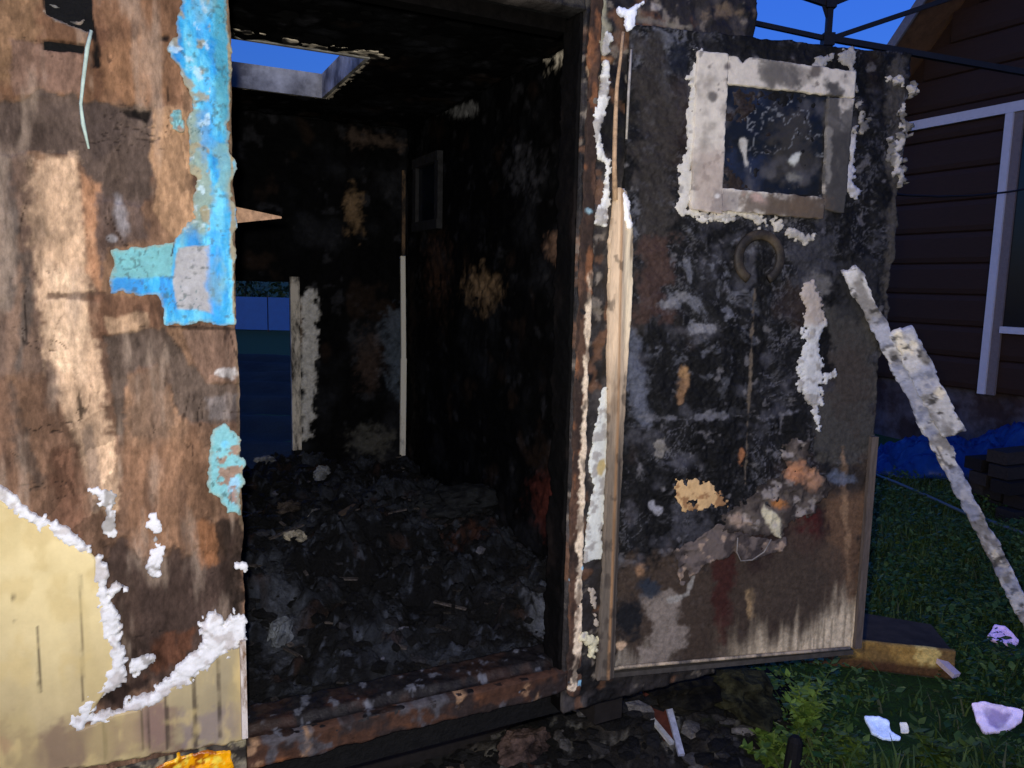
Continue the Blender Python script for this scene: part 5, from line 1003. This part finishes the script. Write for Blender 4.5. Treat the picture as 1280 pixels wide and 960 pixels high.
def leaves(name, n, xr, yr, seed, m_, smin, smax, hmax):
    rg = np.random.default_rng(seed); x = xr[0] + rg.random(n) * (xr[1] - xr[0]); y = yr[0] + rg.random(n) * (yr[1] - yr[0]); nz = fbm(x + 20, y + 20, 2.6, 3, 911)
    dist = np.hypot(x - cp(-0.1, 0.2, 0)[0], y - cp(-0.1, 0.2, 0)[1]); keep = (~inside_cab(x, y)) & (~on_block(x, y)) & (dist + (nz - .5) * .6 > 1.0) & (nz + rg.random(n) * .25 > 0.50); x, y, nz = x[keep], y[keep], nz[keep]; n = len(x)
    z = gheight(x, y) + 0.02 + rg.random(n) * hmax * (0.4 + nz); an = rg.random(n) * 6.28; s_ = smin + (smax - smin) * rg.random(n) ** 1.6; tl = (rg.random(n) - .2) * .9
    d = np.stack([np.cos(an) * np.cos(tl), np.sin(an) * np.cos(tl), np.sin(tl)], -1); sd = np.stack([-np.sin(an), np.cos(an), (rg.random(n) - .5) * .6], -1); B = np.stack([x, y, z], -1); S = s_[:, None]
    V_ = np.stack([B, B + d * S * .5 + sd * S * .32, B + d * S * .95 + sd * S * .12, B + d * S * 1.1 - [0, 0, .004], B + d * S * .95 - sd * S * .12, B + d * S * .5 - sd * S * .32], 1).reshape(-1, 3)
    f = (np.arange(n)[:, None] * 6 + np.arange(6)).tolist(); tt = rg.random((n, 1)); c = np.array([.022, .075, .012]) * (1 - tt ** 2) + np.array([.13, .20, .035]) * tt ** 2
    return mesh(name, V_, f, m_, None, False, np.repeat(c, 6, 0), origin=(2.5, 4, 0))
m_leaf = mat('weed_leaf', None, 0.5, 0.25, 30, 0.2, 60, spec=0.4)
tag(leaves('ground_leaves', 90000, (0.4, 4.8), (1.9, 7.2), 910, m_leaf, 0.010, 0.045, 0.10), 'low broad-leaved weeds growing through the grass', 'weeds', kind='stuff')
def weed(px, py, n, h, spread, seed, label, ls_=0.05, bright=1.0):
    q = gpt(px, py); rg = np.random.default_rng(seed); root = empty('weed', q); tag(root, label, 'weed'); mbs, mbl = MB(), MB()
    for i in range(n):
        an = rg.random() * 6.28; hh = h * (0.5 + 0.5 * rg.random()); o = np.array([math.cos(an), math.sin(an), 0]) * spread * rg.random(); pts = [q + o * t_ * t_ + np.array([0, 0, hh * t_]) for t_ in (0, .35, .7, 1)]; mbs.tube(pts, [.004, .0035, .0025, .0015], 5)
        for j in range(44):
            t_ = 0.2 + 0.8 * rg.random(); p_ = q + o * t_ * t_ + np.array([0, 0, hh * t_]); a2 = rg.random() * 6.28; tl = (rg.random() - .3) * 1.0; d = np.array([math.cos(a2) * math.cos(tl), math.sin(a2) * math.cos(tl), math.sin(tl)]); sd = np.array([-math.sin(a2), math.cos(a2), (rg.random() - .5) * .5]); s_ = ls_ * (0.25 + 0.5 * rg.random()); tt = rg.random(); c = (np.array([.08, .16, .02]) * (1 - tt) + np.array([.24, .36, .06]) * tt) * bright
            mbl.add([p_, p_ + d * s_ * .4 + sd * s_ * .3, p_ + d * s_ * .8 + sd * s_ * .16, p_ + d * s_ * 1.1, p_ + d * s_ * .8 - sd * s_ * .16, p_ + d * s_ * .4 - sd * s_ * .3], [[0, 1, 2, 3, 4, 5]], c)
    mbs.build('stem', mat('weed_stem', (92, 110, 44), 0.6), root, True); mbl.build('foliage', m_leaf, root, False, True)
weed(1000, 925, 13, 0.26, 0.14, 51, 'tall light green weed growing at the foot of the open door', 0.055)
weed(965, 960, 8, 0.14, 0.14, 52, 'low bushy weed growing beside the dark stump', 0.05, .7)
weed(1060, 955, 8, 0.10, 0.16, 53, 'low spreading weed in front of the bluish white shard', 0.06, .6)
weed(1165, 950, 8, 0.10, 0.16, 54, 'low spreading weed between the stump and the large lilac shard', 0.06, .5)
m1 = MB(); q = gpt(988, 985); m1.tube([q + (0, 0, -.02), q + (0.0, 0, .08), q + (0.004, 0, .16), q + (.004, 0, .175)], [0.028, 0.025, 0.022, 0.012], 10); tag(m1.build('stump', mat('black_stump', (16, 15, 15), 0.8, 0.4, 40, 0.8, 60)), 'short black charred stake sticking up by the weeds', 'stake')
